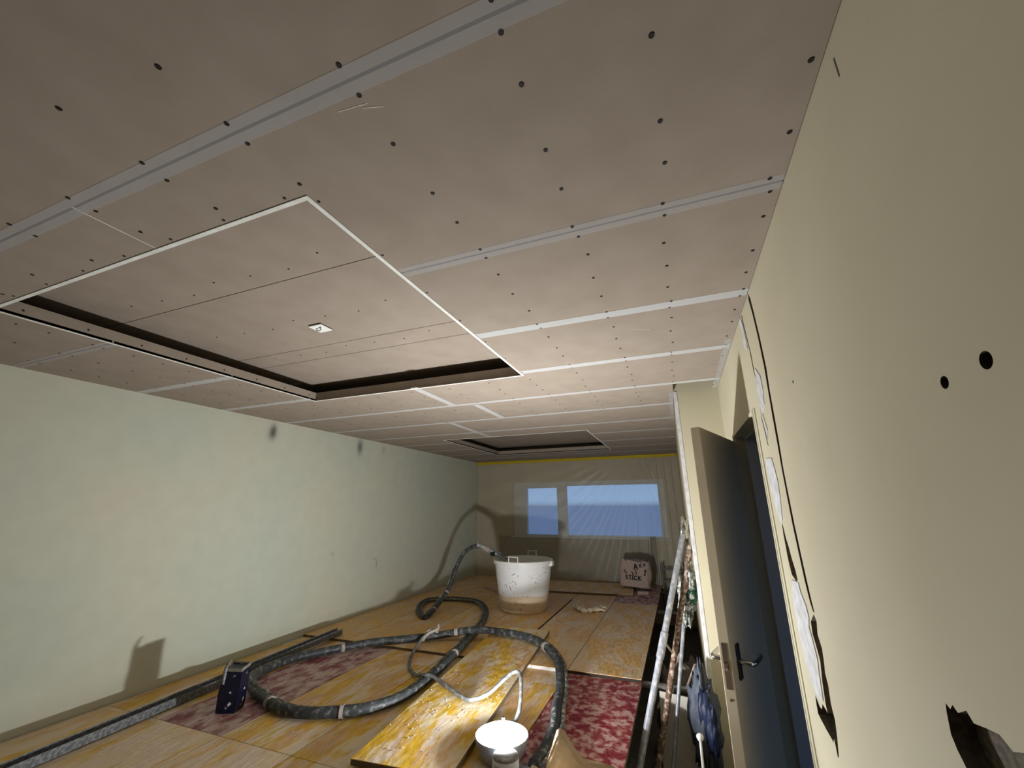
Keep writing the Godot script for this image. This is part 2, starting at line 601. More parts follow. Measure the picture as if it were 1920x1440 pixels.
# ---------------------------------------------------------------- the room
func build_shell() -> void:
	tag(put("floor", box(Vector3(-3.6, -0.12, -7.3), Vector3(2.2, 0.0, 4.4), 0.0), M.concrete, self), "dark dusty concrete floor deep below the deck", "floor", "", "structure")
	# left wall: one painted face plus its thickness
	var st := begin()
	var n := Vector3.RIGHT
	var q := [Vector3(XL, 0, 4.2), Vector3(XL, 2.75, 4.2), Vector3(XL, 2.75, -7.2), Vector3(XL, 0, -7.2)]
	var uv := [Vector2(-3.0 / 8.4, 1), Vector2(-3.0 / 8.4, 0), Vector2(1, 0), Vector2(1, 1)]
	tri(st, [q[0], q[1], q[2]], [n, n, n], [uv[0], uv[1], uv[2]])
	tri(st, [q[0], q[2], q[3]], [n, n, n], [uv[0], uv[2], uv[3]])
	slab(st, Vector3(XL - 0.15, 0, -7.2), Vector3(XL - 0.002, 2.75, 4.4))
	tag(put("wall_left", st.commit(), M.wall_left, self), "long pale green-cream painted wall with two sooty smudges near its top", "wall", "", "structure")
	# far wall round the window
	var zb := ZF - 0.16
	tag(put("wall_far", boxes([
		[Vector3(XL - 0.1, 0, zb), Vector3(-2.74, 2.75, ZF)], [Vector3(-0.2, 0, zb), Vector3(0.45, 2.75, ZF)],
		[Vector3(-2.74, 0, zb), Vector3(-0.2, 1.17, ZF)], [Vector3(-2.74, 2.067, zb), Vector3(-0.2, 2.75, ZF)]]), M.far_wall, self), "drab end wall with the wide window, hung with plastic", "wall", "", "structure")
	tag(put("wall_near", box(Vector3(-3.6, 0, ZN), Vector3(2.2, 2.75, ZN + 0.15), 0.0), M.concrete, self), "unpainted grey-brown wall behind the camera", "wall", "", "structure")
	# the stepped-in wall at the right, with its white corner
	var ws := thing("wall_side", "cream stepped-in wall with a white plastered corner, behind the open door", "wall", Vector3.ZERO, "", "structure")
	put("plaster", box(Vector3(XS, 0, -7.2), Vector3(0.46, 2.75, ZC), 0.004), M.cream, ws)
	put("corner_bead", boxes([[Vector3(XS - 0.002, 0.3, ZC - 0.06), Vector3(XS + 0.004, CE - 0.001, ZC + 0.002)], [Vector3(XS - 0.002, 0.3, ZC - 0.004), Vector3(XS + 0.022, CE - 0.001, ZC + 0.003)]], 0.0015), M.filler, ws)
	put("filler_patch", plate(PackedVector2Array([Vector2(-3.12, 1.02), Vector2(-3.11, 1.12), Vector2(-3.07, 1.16), Vector2(-3.069, 0.96), Vector2(-3.09, 0.93)]), Vector3.BACK, Vector3.UP, 0.003), M.filler, ws, Vector3(XS, 0, 0))
	# right wall with its doorway, cracks and holes
	var wr := thing("wall_right", "cream painted wall at the right with cracks, white filler and a knocked-out hole", "wall", Vector3.ZERO, "", "structure")
	var csg := CSGCombiner3D.new()
	csg.name = "plaster"
	wr.add_child(csg)
	var wall := CSGBox3D.new()
	wall.name = "masonry"
	wall.size = Vector3(0.12, 2.75, ZN + 0.1 - ZC)
	wall.position = Vector3(XR + 0.06, 1.375, (ZN + 0.1 + ZC) * 0.5)
	wall.material = M.cream
	csg.add_child(wall)
	var door := CSGBox3D.new()
	door.name = "doorway"
	door.operation = CSGShape3D.OPERATION_SUBTRACTION
	door.size = Vector3(0.4, 2.038, 0.70)
	door.position = Vector3(XR + 0.06, 1.019, -2.31)
	door.material = M.cream
	csg.add_child(door)
	var cuts := {
		"crack_long": [0.022, PackedVector2Array([Vector2(-1.651, 2.449), Vector2(-1.626, 2.412), Vector2(-1.612, 2.344), Vector2(-1.596, 2.248), Vector2(-1.585, 2.124), Vector2(-1.598, 2.050), Vector2(-1.602, 1.957), Vector2(-1.607, 1.867), Vector2(-1.618, 1.780), Vector2(-1.616, 1.711), Vector2(-1.612, 1.613), Vector2(-1.601, 1.519), Vector2(-1.592, 1.452), Vector2(-1.581, 1.392), Vector2(-1.572, 1.362), Vector2(-1.589, 1.365), Vector2(-1.603, 1.385), Vector2(-1.619, 1.443), Vector2(-1.628, 1.513), Vector2(-1.639, 1.608), Vector2(-1.641, 1.709), Vector2(-1.642, 1.778), Vector2(-1.636, 1.867), Vector2(-1.632, 1.961), Vector2(-1.624, 2.055), Vector2(-1.616, 2.136), Vector2(-1.624, 2.258), Vector2(-1.641, 2.356), Vector2(-1.660, 2.421)])],
		"crack_gouge": [0.02, PackedVector2Array([Vector2(-1.585, 1.358), Vector2(-1.569, 1.342), Vector2(-1.587, 1.304), Vector2(-1.567, 1.275), Vector2(-1.573, 1.241), Vector2(-1.586, 1.207), Vector2(-1.577, 1.181), Vector2(-1.587, 1.132), Vector2(-1.576, 1.097), Vector2(-1.590, 1.051), Vector2(-1.613, 0.998), Vector2(-1.625, 0.993), Vector2(-1.627, 1.029), Vector2(-1.642, 1.061), Vector2(-1.651, 1.109), Vector2(-1.640, 1.166), Vector2(-1.617, 1.227), Vector2(-1.632, 1.265), Vector2(-1.647, 1.289), Vector2(-1.641, 1.326)])],
		"crack_hole": [0.05, PackedVector2Array([Vector2(-1.766, 1.092), Vector2(-1.734, 1.072), Vector2(-1.712, 1.073), Vector2(-1.690, 1.095), Vector2(-1.655, 1.09), Vector2(-1.594, 1.077), Vector2(-1.616, 1.051), Vector2(-1.640, 1.020), Vector2(-1.700, 1.026), Vector2(-1.746, 1.032), Vector2(-1.775, 1.038), Vector2(-1.775, 1.061)])],
		"crack_frame_top": [0.012, PackedVector2Array([Vector2(-1.831, 2.438), Vector2(-1.828, 2.400), Vector2(-1.812, 2.334), Vector2(-1.791, 2.251), Vector2(-1.790, 2.166), Vector2(-1.769, 2.127), Vector2(-1.784, 2.132), Vector2(-1.804, 2.175), Vector2(-1.808, 2.266), Vector2(-1.828, 2.343), Vector2(-1.844, 2.409), Vector2(-1.846, 2.440)])],
		"crack_frame_middle": [0.015, PackedVector2Array([Vector2(-1.787, 1.633), Vector2(-1.784, 1.597), Vector2(-1.772, 1.554), Vector2(-1.757, 1.534), Vector2(-1.742, 1.496), Vector2(-1.720, 1.461), Vector2(-1.711, 1.430), Vector2(-1.737, 1.423), Vector2(-1.785, 1.436), Vector2(-1.796, 1.461), Vector2(-1.803, 1.497), Vector2(-1.803, 1.532), Vector2(-1.804, 1.568)])],
		"crack_frame_short": [0.010, PackedVector2Array([Vector2(-1.800, 2.038), Vector2(-1.806, 1.986), Vector2(-1.786, 1.927), Vector2(-1.779, 1.880), Vector2(-1.790, 1.880), Vector2(-1.802, 1.932), Vector2(-1.817, 1.988)])],
		"knocked_hole": [0.03, PackedVector2Array([Vector2(-0.898, 1.387), Vector2(-0.888, 1.383), Vector2(-0.878, 1.392), Vector2(-0.868, 1.386), Vector2(-0.843, 1.398), Vector2(-0.832, 1.388), Vector2(-0.803, 1.394), Vector2(-0.778, 1.398), Vector2(-0.759, 1.389), Vector2(-0.736, 1.398), Vector2(-0.700, 1.386), Vector2(-0.690, 1.34), Vector2(-0.72, 1.28), Vector2(-0.80, 1.25), Vector2(-0.875, 1.27), Vector2(-0.885, 1.313), Vector2(-0.899, 1.330), Vector2(-0.906, 1.345), Vector2(-0.902, 1.374)])],
	}
	for k in cuts:
		var c := CSGPolygon3D.new()
		c.name = k
		c.operation = CSGShape3D.OPERATION_SUBTRACTION
		c.polygon = cuts[k][1]
		c.depth = cuts[k][0] + 0.05
		# the outline's first axis runs along z, its depth towards +x
		c.transform = Transform3D(Basis(Vector3(0, 0, 1), Vector3(0, 1, 0), Vector3(-1, 0, 0)), Vector3(XR - 0.05, 0, 0))
		c.material = M.raw if k in ["crack_long", "knocked_hole", "crack_hole"] else M.old_plaster
		csg.add_child(c)
	for d in [[-0.5905, 1.821, 0.0105], [-0.6716, 1.8178, 0.0085], [-1.312, 1.997, 0.005]]:
		var c := CSGCylinder3D.new()
		c.name = "drill_hole"
		c.operation = CSGShape3D.OPERATION_SUBTRACTION
		c.radius = d[2]
		c.height = 0.10
		c.sides = 20
		c.position = Vector3(XR, d[1], d[0])
		c.rotation = Vector3(0, 0, PI / 2)
		c.material = M.dark
		csg.add_child(c, true)
	# white filler spread along the door frame
	var patches := [
		PackedVector2Array([Vector2(-1.867, 2.440), Vector2(-1.845, 2.399), Vector2(-1.835, 2.350), Vector2(-1.829, 2.285), Vector2(-1.894, 2.304), Vector2(-1.888, 2.364), Vector2(-1.905, 2.434)]),
		PackedVector2Array([Vector2(-1.763, 2.179), Vector2(-1.697, 2.127), Vector2(-1.693, 2.077), Vector2(-1.715, 2.023), Vector2(-1.774, 1.999), Vector2(-1.740, 1.93), Vector2(-1.765, 1.90), Vector2(-1.775, 1.96), Vector2(-1.79, 2.06), Vector2(-1.782, 2.118)]),
		PackedVector2Array([Vector2(-1.867, 1.84), Vector2(-1.757, 1.83), Vector2(-1.737, 1.779), Vector2(-1.726, 1.742), Vector2(-1.745, 1.670), Vector2(-1.768, 1.616), Vector2(-1.789, 1.60), Vector2(-1.833, 1.642), Vector2(-1.857, 1.699), Vector2(-1.872, 1.749)]),
		PackedVector2Array([Vector2(-1.791, 1.420), Vector2(-1.703, 1.424), Vector2(-1.696, 1.398), Vector2(-1.658, 1.367), Vector2(-1.648, 1.335), Vector2(-1.669, 1.305), Vector2(-1.652, 1.266), Vector2(-1.640, 1.224), Vector2(-1.653, 1.180), Vector2(-1.665, 1.111), Vector2(-1.700, 1.098), Vector2(-1.758, 1.110), Vector2(-1.779, 1.123), Vector2(-1.811, 1.176), Vector2(-1.826, 1.236), Vector2(-1.832, 1.298), Vector2(-1.828, 1.362)]),
	]
	for p in patches:
		put("filler_patch", plate(p, Vector3.BACK, Vector3.UP, 0.0025), M.filler, wr, Vector3(XR, 0, 0))
	put("pencil_mark", box(Vector3(XR - 0.0008, 2.366, -0.692), Vector3(XR + 0.001, 2.408, -0.689), 0.0), M.galv, wr)
	# the hall behind the doorway, with a glazed opening that lets the evening in
	tag(put("wall_hall_far", box(Vector3(0.455, 0, -4.2), Vector3(2.1, 2.75, -4.05), 0.0), M.hall, self), "grey end wall of the dim hall seen through the doorway", "wall", "", "structure")
	tag(put("wall_hall_side", boxes([[Vector3(2.0, 0, -4.1), Vector3(2.15, 2.75, -2.7)], [Vector3(2.0, 0, -0.4), Vector3(2.15, 2.75, 4.3)], [Vector3(2.0, 2.1, -2.7), Vector3(2.15, 2.75, -0.4)], [Vector3(2.0, 0, -2.7), Vector3(2.15, 0.15, -0.4)]]), M.hall, self), "grey outer wall of the hall with a tall opening to the evening", "wall", "", "structure")


func board_piece(st: SurfaceTool, x0: float, x1: float, z0: float, z1: float, y: float, t: float) -> void:
	slab(st, Vector3(x0, y, z1), Vector3(x1, y + t, z0))


func screw_mesh(r: float) -> Mesh:
	return turned([Vector2(0, -0.0006), Vector2(r * 0.5, -0.0007), Vector2(r * 0.9, -0.0009), Vector2(r, 0.0012)], 12)


func build_ceiling() -> void:
	var ce := thing("ceiling", "pinkish plasterboard ceiling with taped joints, screw heads and two stepped recesses", "ceiling", Vector3.ZERO, "", "structure")
	put("backing_slab", box(Vector3(-3.6, 2.75, -7.3), Vector3(2.2, 2.9, 4.4), 0.0), M.concrete, ce)
	put("hall_ceiling", box(Vector3(0.45, 2.40, -4.1), Vector3(2.05, 2.43, ZN), 0.0), M.hall, ce)
	var recess := [[-2.50, -0.825, -0.643, -2.286], [-2.60, -0.85, -4.385, -6.09]]
	var gap := 0.0034
	var joints := {4: -1.60, 5: -1.426, 6: -1.98, 7: -1.98}
	for k in range(-7, 13):
		var z0 := -0.434 - 0.6 * (k - 1) - 0.6 + 0.6 if k > 0 else -0.434 - 0.6 * (k - 1)
		z0 = -0.434 - 0.6 * (k - 1)
		var z1 := z0 - 0.6
		z0 = minf(z0, ZN)
		if z1 > ZN:
			continue
		z1 = maxf(z1, ZF)
		if z0 <= ZF + 0.01:
			continue
		var right := XR if z1 > ZC - 0.2 else XS
		var spans := [[XL, right]]
		if joints.has(k):
			spans = [[XL, joints[k]], [joints[k], right]]
		for sp in spans:
			var a: float = sp[0]
			var b: float = sp[1] - (gap if sp[1] != right else 0.002)
			var zz0 := z0 - gap
			var zz1 := z1 + gap
			var cut: Array = []
			for r in recess:
				if zz0 > r[3] and zz1 < r[2]:
					cut = r
			if cut.is_empty() or b <= cut[0] or a >= cut[1]:
				var st := begin()
				board_piece(st, a, b, zz0, zz1, CE, 0.0125)
				put("plasterboard", st.commit(), M.board, ce)
				continue
			var whole: bool = zz0 <= cut[2] and zz1 >= cut[3]
			var left := begin()
			var both := left
			var n_left := 0
			if a < cut[0]:
				board_piece(left, a, cut[0], minf(zz0, cut[2]), maxf(zz1, cut[3]), CE, 0.0125)
				n_left += 1
			if whole and n_left:
				put("plasterboard", left.commit(), M.board, ce)
				both = begin()
				n_left = 0
			if b > cut[1]:
				board_piece(both, cut[1], b, minf(zz0, cut[2]), maxf(zz1, cut[3]), CE, 0.0125)
				n_left += 1
			if zz0 > cut[2]:
				board_piece(both, a, b, zz0, cut[2], CE, 0.0125)
				n_left += 1
			if zz1 < cut[3]:
				board_piece(both, a, b, cut[3], zz1, CE, 0.0125)
				n_left += 1
			if n_left:
				put("plasterboard", both.commit(), M.board, ce)
		# joint tape under the seam at z1
		if z1 > ZF + 0.1:
			var parts := [[XL + 0.002, right - 0.004]]
			if k == 0 + 0 and false:
				parts = []
			for r in recess:
				if z1 < r[2] + 0.04 and z1 > r[3] - 0.04:
					parts = [[XL + 0.002, r[0] - 0.02], [r[1] + 0.016, right - 0.004]]
			var hw := 0.026 if k < 2 else (0.028 if k < 4 else 0.024)
			for p in parts:
				put("joint_tape", box(Vector3(p[0], CE - 0.0012, z1 - hw), Vector3(p[1], CE - 0.0004, z1 + hw), 0.0), M.tape_thin if k < 2 else M.tape, ce)
	for j in joints:
		var za: float = -0.434 - 0.6 * (j - 1) - 0.03
		put("joint_tape", box(Vector3(joints[j] - 0.028, CE - 0.0024, maxf(za - 0.54, -4.37)), Vector3(joints[j] + 0.028, CE - 0.0014, za), 0.0), M.tape, ce)
	put("joint_tape", box(Vector3(XR - 0.036, CE - 0.0024, ZC + 0.01), Vector3(XR - 0.004, CE - 0.0014, -2.12), 0.0), M.tape_thin, ce)
	put("joint_tape", box(Vector3(XS - 0.035, CE - 0.0024, -4.15), Vector3(XS - 0.004, CE - 0.0014, ZC - 0.02), 0.0), M.tape_thin, ce)
	# recesses: upstands, deeper boards, white corner strips
	for i in 2:
		var r: Array = recess[i]
		var x0: float = r[0]
		var x1: float = r[1]
		var z0: float = r[2]
		var z1: float = r[3]
		var wide := 0.26
		var seams := [z0 + wide, -1.08, -1.70, -1.865, z1 - wide] if i == 0 else [z0 + wide, -4.95, -5.55, z1 - wide]
		for s in seams.size() - 1:
			put("plasterboard", box(Vector3(x0 - wide, UP, seams[s + 1] + 0.002), Vector3(x1 + wide, UP + 0.0125, seams[s] - 0.002), 0.0), M.board, ce)
		var yl := CE + 0.013
		put("recess_side", boxes([
			[Vector3(x0 - wide - 0.0125, yl, z1 - wide), Vector3(x0 - wide, 2.7, z0 + wide)], [Vector3(x1 + wide, yl, z1 - wide), Vector3(x1 + wide + 0.0125, 2.7, z0 + wide)],
			[Vector3(x0 - wide, yl, z0 + wide), Vector3(x1 + wide, 2.7, z0 + wide + 0.0125)], [Vector3(x0 - wide, yl, z1 - wide - 0.0125), Vector3(x1 + wide, 2.7, z1 - wide)]]), M.board, ce)
		var top := CE + 0.062
		var st0 := [
			[Vector3(x0 - 0.0125, CE + 0.001, z1), Vector3(x0, top, z0)], [Vector3(x1, CE + 0.001, z1), Vector3(x1 + 0.0125, top, z0)],
			[Vector3(x0, CE + 0.001, z0), Vector3(x1, top, z0 + 0.0125)], [Vector3(x0, CE + 0.001, z1 - 0.0125), Vector3(x1, top, z1)]]
		for e in st0:
			put("upstand", boxes([e]), M.board, ce)
		var w := 0.013
		var d := 0.0025
		for e in [[Vector3(x0 - w, CE - d, z1), Vector3(x0 + 0.0015, CE - 0.0002, z0)], [Vector3(x1 - 0.0015, CE - d, z1), Vector3(x1 + w, CE - 0.0002, z0)], [Vector3(x0 - w, CE - d, z0 - 0.0015), Vector3(x1 + w, CE - 0.0002, z0 + w)], [Vector3(x0 - w, CE - d, z1 - w), Vector3(x1 + w, CE - 0.0002, z1 + 0.0015)]]:
			put("corner_bead", box(e[0], e[1], 0.0008), M.white_bead, ce)
	# screws
	var sm := screw_mesh(0.0056)
	var small := screw_mesh(0.0045)
	var xs := [0.305, 0.05, -0.195, -0.50, -0.80, -1.087, -1.39, -1.69, -1.99, -2.29, -2.62, -2.92, -3.22]
	var count := 0
	for k in range(0, 6):
		var z0 := -0.434 - 0.6 * (k - 1)
		for c in xs.size():
			for off in [0.026, 0.145, 0.295, 0.435, 0.574]:
				if k == 0 and off < 0.25:
					continue
				var x: float = xs[c] + rng.randf_range(-0.008, 0.008)
				var z: float = z0 - off + rng.randf_range(-0.018, 0.018) * (0.3 if off < 0.1 or off > 0.5 else 1.0)
				if x > -2.56 and x < -0.79 and z < -0.61 and z > -2.33:
					continue
				if count < 285:
					put("screw", sm, M.screw, ce, Vector3(x, CE - 0.0006, z))
					count += 1
	for k in 12:   # round the recess
		if k < 7:
			put("screw", small, M.screw, ce, Vector3(-0.803, CE - 0.0006, -0.66 - k * 0.262))
		if k < 8:
			put("screw", small, M.screw, ce, Vector3(-2.50 + k * 0.232, CE - 0.0006, -0.617))
	for k in 8:   # on the upstand facing the light, and in the deeper boards
		put("screw", small, M.screw, ce, Vector3(-2.4994, CE + 0.030, -0.72 - k * 0.215), Vector3(0, 0, PI / 2))
		for j in 3:
			put("screw", small, M.screw, ce, Vector3(-2.3 + k * 0.19, UP - 0.0006, [-0.98, -1.38, -1.75][j] - 0.02 * (k % 3)))
	# scuffs on the paper
	for s in [[-0.49, -0.495, 0.03, 0.3], [-0.53, -0.48, 0.05, 0.1], [-0.07, -1.85, 0.05, 0.5]]:
		put("scuff", box(Vector3(-s[2] * 0.7, -0.0003, -0.0006), Vector3(s[2] * 0.7, 0.0005, 0.0006), 0.0), M.white_bead, ce, Vector3(s[0], CE - 0.0004, s[1]), Vector3(0, s[3], 0))
	put("cut_line", box(Vector3(-1.434, CE - 0.0006, -0.63), Vector3(-1.431, CE + 0.001, -0.43), 0.0), M.white_bead, ce)
	# ceiling plate for a lamp, hanging in the first recess
	var p := thing("ceiling_plate", "small square white mounting plate with a hook in the large ceiling recess", "plate", Vector3(-1.665, UP, -1.495))
	put("plate", box(Vector3(-0.042, -0.010, -0.042), Vector3(0.042, -0.004, 0.042), 0.002), M.white_bead, p)
	put("gap_frame", box(Vector3(-0.040, -0.005, -0.040), Vector3(0.040, 0.001, 0.040), 0.0), M.dark, p)
	put("hook", pipe(curve([Vector3(-0.022, -0.010, 0.0), Vector3(-0.020, -0.018, 0.004), Vector3(0.0, -0.022, 0.006), Vector3(0.016, -0.020, 0.012), Vector3(0.020, -0.011, 0.020)], 4), 0.0032, 8), M.chrome, p)


# ---------------------------------------------------------------- door and window
func build_door() -> void:
	var d := thing("door_1", "tall beige door standing ajar in its frame at the right, chrome lever handles", "door", Vector3(XR, 0, -2.66), "", "structure")
	# frame: flat steel profile round the opening, in the wall's axes
	var fr := boxes([
		[Vector3(-0.006, 0, 0.70), Vector3(0.055, 2.053, 0.7145)], [Vector3(-0.004, 0, 0.7165), Vector3(0.02, 2.053, 0.745)],
		[Vector3(-0.006, 2.038, 0.0), Vector3(0.055, 2.053, 0.70)], [Vector3(-0.006, 0, -0.03), Vector3(0.055, 2.053, 0.0)]], 0.0015)
	put("door_frame", fr, M.cream, d)
	put("frame_lining", boxes([[Vector3(0.055, 0, -0.002), Vector3(0.122, 2.02, 0.012)], [Vector3(0.055, 0, 0.688), Vector3(0.122, 2.02, 0.702)], [Vector3(0.055, 2.022, 0.0), Vector3(0.122, 2.04, 0.70)]]), M.hall, d)
	var leaf := Node3D.new()
	leaf.name = "leaf"
	leaf.rotation = Vector3(0, deg_to_rad(-109.4), 0)
	d.add_child(leaf)
	put("panel", box(Vector3(0.004, 0.012, 0.0), Vector3(0.628, 2.015, 0.042), 0.0025), M.leaf, leaf)
	var lock := box(Vector3(0.6275, 0.97, 0.012), Vector3(0.6295, 1.13, 0.032), 0.0)
	put("lock_plate", lock, M.chrome, leaf)
	put("latch", box(Vector3(0.628, 1.035, 0.014), Vector3(0.640, 1.062, 0.030), 0.002), M.rusty, leaf)
	put("screw", box(Vector3(0.6285, 0.93, 0.018), Vector3(0.630, 0.938, 0.026), 0.0), M.rusty, leaf)
	for s in [-1.0, 1.0]:
		var z := 0.0 if s < 0 else 0.042
		put("rosette", box(Vector3(0.520, 0.985, minf(z, z + s * 0.008)), Vector3(0.560, 1.115, maxf(z, z + s * 0.008)), 0.003), M.chrome if s > 0 else M.black, leaf)
		put("handle", pipe(curve([Vector3(0.540, 1.05, z + s * 0.004), Vector3(0.540, 1.05, z + s * 0.042), Vector3(0.532, 1.05, z + s * 0.056), Vector3(0.505, 1.05, z + s * 0.060), Vector3(0.43, 1.052, z + s * 0.060), Vector3(0.415, 1.054, z + s * 0.052)], 5), 0.0095, 12), M.chrome, leaf)
	for y in [0.25, 1.0, 1.8]:
		put("hinge", pipe([Vector3(-0.003, y - 0.05, 0.046), Vector3(-0.003, y + 0.05, 0.046)], 0.007, 10), M.chrome, leaf)


func build_window() -> void:
	var w := thing("window_1", "wide two-light window in the far wall showing blue evening light", "window", Vector3(0, 0, ZF), "", "structure")
	var z0 := -0.11
	var z1 := -0.03
	put("window_frame", boxes([
		[Vector3(-2.74, 1.17, z0), Vector3(-2.49, 2.067, z1)], [Vector3(-1.945, 1.17, z0), Vector3(-1.78, 2.067, z1)], [Vector3(-0.30, 1.17, z0), Vector3(-0.20, 2.067, z1)],
		[Vector3(-2.49, 1.17, z0), Vector3(-1.945, 1.20, z1)], [Vector3(-1.78, 1.17, z0), Vector3(-0.30, 1.20, z1)],
		[Vector3(-2.49, 1.965, z0), Vector3(-1.945, 2.067, z1)], [Vector3(-1.78, 1.99, z0), Vector3(-0.30, 2.067, z1)]], 0.004), M.frame, w)
	put("pane", box(Vector3(-2.49, 1.20, -0.075), Vector3(-1.945, 1.965, -0.070), 0.0), M.glass, w)
	put("pane", box(Vector3(-1.78, 1.20, -0.075), Vector3(-0.30, 1.99, -0.070), 0.0), M.glass, w)
	put("sill", box(Vector3(-2.78, 1.155, -0.03), Vector3(-0.16, 1.172, 0.025), 0.004), M.frame, w)
	tag(put("ground", box(Vector3(-900, -0.4, -1500), Vector3(900, -0.2, -7.4), 0.0), M.ground, self), "dim grey ground outside the far window", "ground", "", "structure")


# ---------------------------------------------------------------- deck of formwork boards
func deck_board(mat: Material, x0: float, x1: float, z0: float, z1: float, top: float, label: String, flip := false, edge: Material = null) -> Node3D:
	var o := thing("formwork_board", label, "board", Vector3((x0 + x1) * 0.5, top - 0.027, (z0 + z1) * 0.5), "formwork boards laid as a deck")
	var hx := (x1 - x0) * 0.5 - 0.0028
	var hz := (z0 - z1) * 0.5 - 0.0015
	var off := Vector2(0.25 + rng.randf_range(-0.03, 0.03), 0.75 + rng.randf_range(-0.3, 0.3))
	put("face", box(Vector3(-hx, 0.0235, -hz), Vector3(hx, 0.027, hz), 0.001, off), mat, o, Vector3.ZERO, Vector3(0, PI if flip else 0.0, 0))
	put("core", box(Vector3(-hx + 0.0005, 0.0, -hz + 0.0005), Vector3(hx - 0.0005, 0.0236, hz - 0.0005), 0.001), edge if edge else M.edge, o)
	return o


func build_deck() -> void:
	var ord := ["first", "second", "third", "fourth", "fifth", "last"]
	var xs := [-3.43, -2.93, -2.415, -1.905, -1.41, -0.89, -0.37]
	var looks := {
		0: ["yellow2", "yellow2", "yellow2", "yellow0", "yellow1", "red1"],
		1: ["yellow1", "red1", "yellow1", "yellow0", "yellow1", "red0"],
		2: ["brown0", "brown0", "brown1", "brown0", "brown1", "brown1"],
		3: ["brown1", "brown0", "brown1", "brown0", "brown0", "red1"],
	}
	var zs := [[-0.38, -1.88], [-1.88, -3.38], [-3.355, -5.655], [-5.655, -7.045]]
	var tops := [NEARTOP, NEARTOP, FARTOP, FARTOP]
	var row := ["row nearest the camera", "row before the lamp", "row under the tub", "row by the window wall"]
	var words := {"yellow0": "bright yellow", "yellow1": "worn yellow", "yellow2": "pale dusty yellow", "red0": "dark red", "red1": "dusty purple-red", "brown0": "brown-yellow", "brown1": "tan dusty"}
	for r in 4:
		for c in 6:
			var look: String = looks[r][c]
			deck_board(M[look], xs[c] + (0.016 if r == 2 and c == 4 else 0.0), xs[c + 1], zs[r][0], zs[r][1], tops[r], "%s formwork board, %s from left wall, %s" % [words[look], ord[c], row[r]], (r + c) % 2 == 1, M.raw_edge if r == 2 and c == 5 else (M.filler if r == 2 and c == 4 else null))
	# the plank lying askew on top
	var pk := thing("formwork_board", "bright yellow plank lying askew on top of the deck, left of the lamp", "board", Vector3(-1.399, 0.531, -3.0), "loose boards on the deck")
	pk.rotation = Vector3(deg_to_rad(-0.55) * -1.0, deg_to_rad(4.85), 0)
	put("face", box(Vector3(-0.25, 0.0235, -1.09), Vector3(0.25, 0.027, 1.09), 0.0012, Vector2(0.25, 0.9)), M.yellow0, pk)
	put("core", box(Vector3(-0.2495, 0.0, -1.0895), Vector3(0.2495, 0.0236, 1.0895), 0.001), M.edge, pk)
	# thick board across the far end
	var fb := thing("formwork_board", "tan board laid crosswise in front of the far window wall", "board", Vector3(-1.60, FARTOP, -6.38), "loose boards on the deck")
	fb.rotation = Vector3(0, deg_to_rad(4.5), 0)
	put("face", box(Vector3(-0.88, 0.0235, -0.40), Vector3(0.88, 0.027, 0.40), 0.0012, Vector2(0.9, 0.3)), M.brown1, fb)
	put("core", box(Vector3(-0.8795, 0.0, -0.3995), Vector3(0.8795, 0.0236, 0.3995), 0.001), M.edge, fb)
	# batten end with plaster on it, beside the plank
	# scaffold under the deck
	var n := 0
	for z in [-0.6, -1.80, -3.42, -5.55, -6.72]:
		var y: float = FARTOP - 0.027 - 0.0245 if z < -3.4 else NEARTOP - 0.027 - 0.0245
		var t := thing("scaffold_tube", ["grey scaffold tube under the deck behind the camera", "grey scaffold tube under the deck below the lamp", "grey scaffold tube poking out from under the deck beside the door", "grey scaffold tube under the deck below the gloves", "grey scaffold tube under the deck by the far wall"][n], "scaffold", Vector3(0, 0, z), "scaffold tubes carrying the deck")
		var end: float = -0.03 if n == 2 or n == 3 else -0.33
		put("bearer", pipe([Vector3(-3.40, y, 0), Vector3(end, y, 0)], 0.024, 14), M.tube, t)
		for x in [-3.2, -1.9, -0.52]:
			put("leg", pipe([Vector3(x, 0.0, 0.0), Vector3(x, y - 0.02, 0.0)], 0.024, 12), M.tube, t)
			put("foot_plate", box(Vector3(x - 0.06, 0, -0.06), Vector3(x + 0.06, 0.008, 0.06), 0.001), M.tube, t)
		n += 1


func build_crumbs() -> void:
	var st := begin()
	var tiny := RandomNumberGenerator.new()
	tiny.seed = 99
	for k in 260:
		var x := tiny.randf_range(-2.9, -0.45)
		var z := tiny.randf_range(-5.6, -1.5)
		if k < 90:
			x = tiny.randf_range(-1.62, -1.12)
			z = tiny.randf_range(-3.0, -2.0)
		var left := -1.62 - (z + 1.9) * -0.085
		var y: float = FARTOP if z < -3.36 else NEARTOP
		var off := x - (-1.399 - (z + 3.0) * -0.085)
		if absf(off) < 0.245 and z > -4.05 and z < -1.95:
			y = 0.5585 - (z + 3.0) * 0.0096
		elif absf(off) < 0.27 and z > -4.15:
			continue
		var r0 := tiny.randf_range(0.0018, 0.0052)
		var c := Vector3(x, y + r0 * 0.3, z)
		var q := [c + Vector3(r0, 0, 0), c + Vector3(0, 0, r0 * 1.2), c - Vector3(r0 * 0.9, 0, 0), c - Vector3(0, 0, r0)]
		var t := c + Vector3(r0 * 0.2, r0 * 0.9, 0)
		for j in 4:
			var m: Vector3 = (q[j] + q[(j + 1) % 4]) * 0.5 - c + Vector3(0, r0 * 0.6, 0)
			face(st, [q[j], q[(j + 1) % 4], t], m.normalized())
	tag(put("plaster_crumbs", st.commit(), M.filler, self), "tiny white plaster crumbs scattered over the yellow deck boards", "crumbs", "", "stuff")


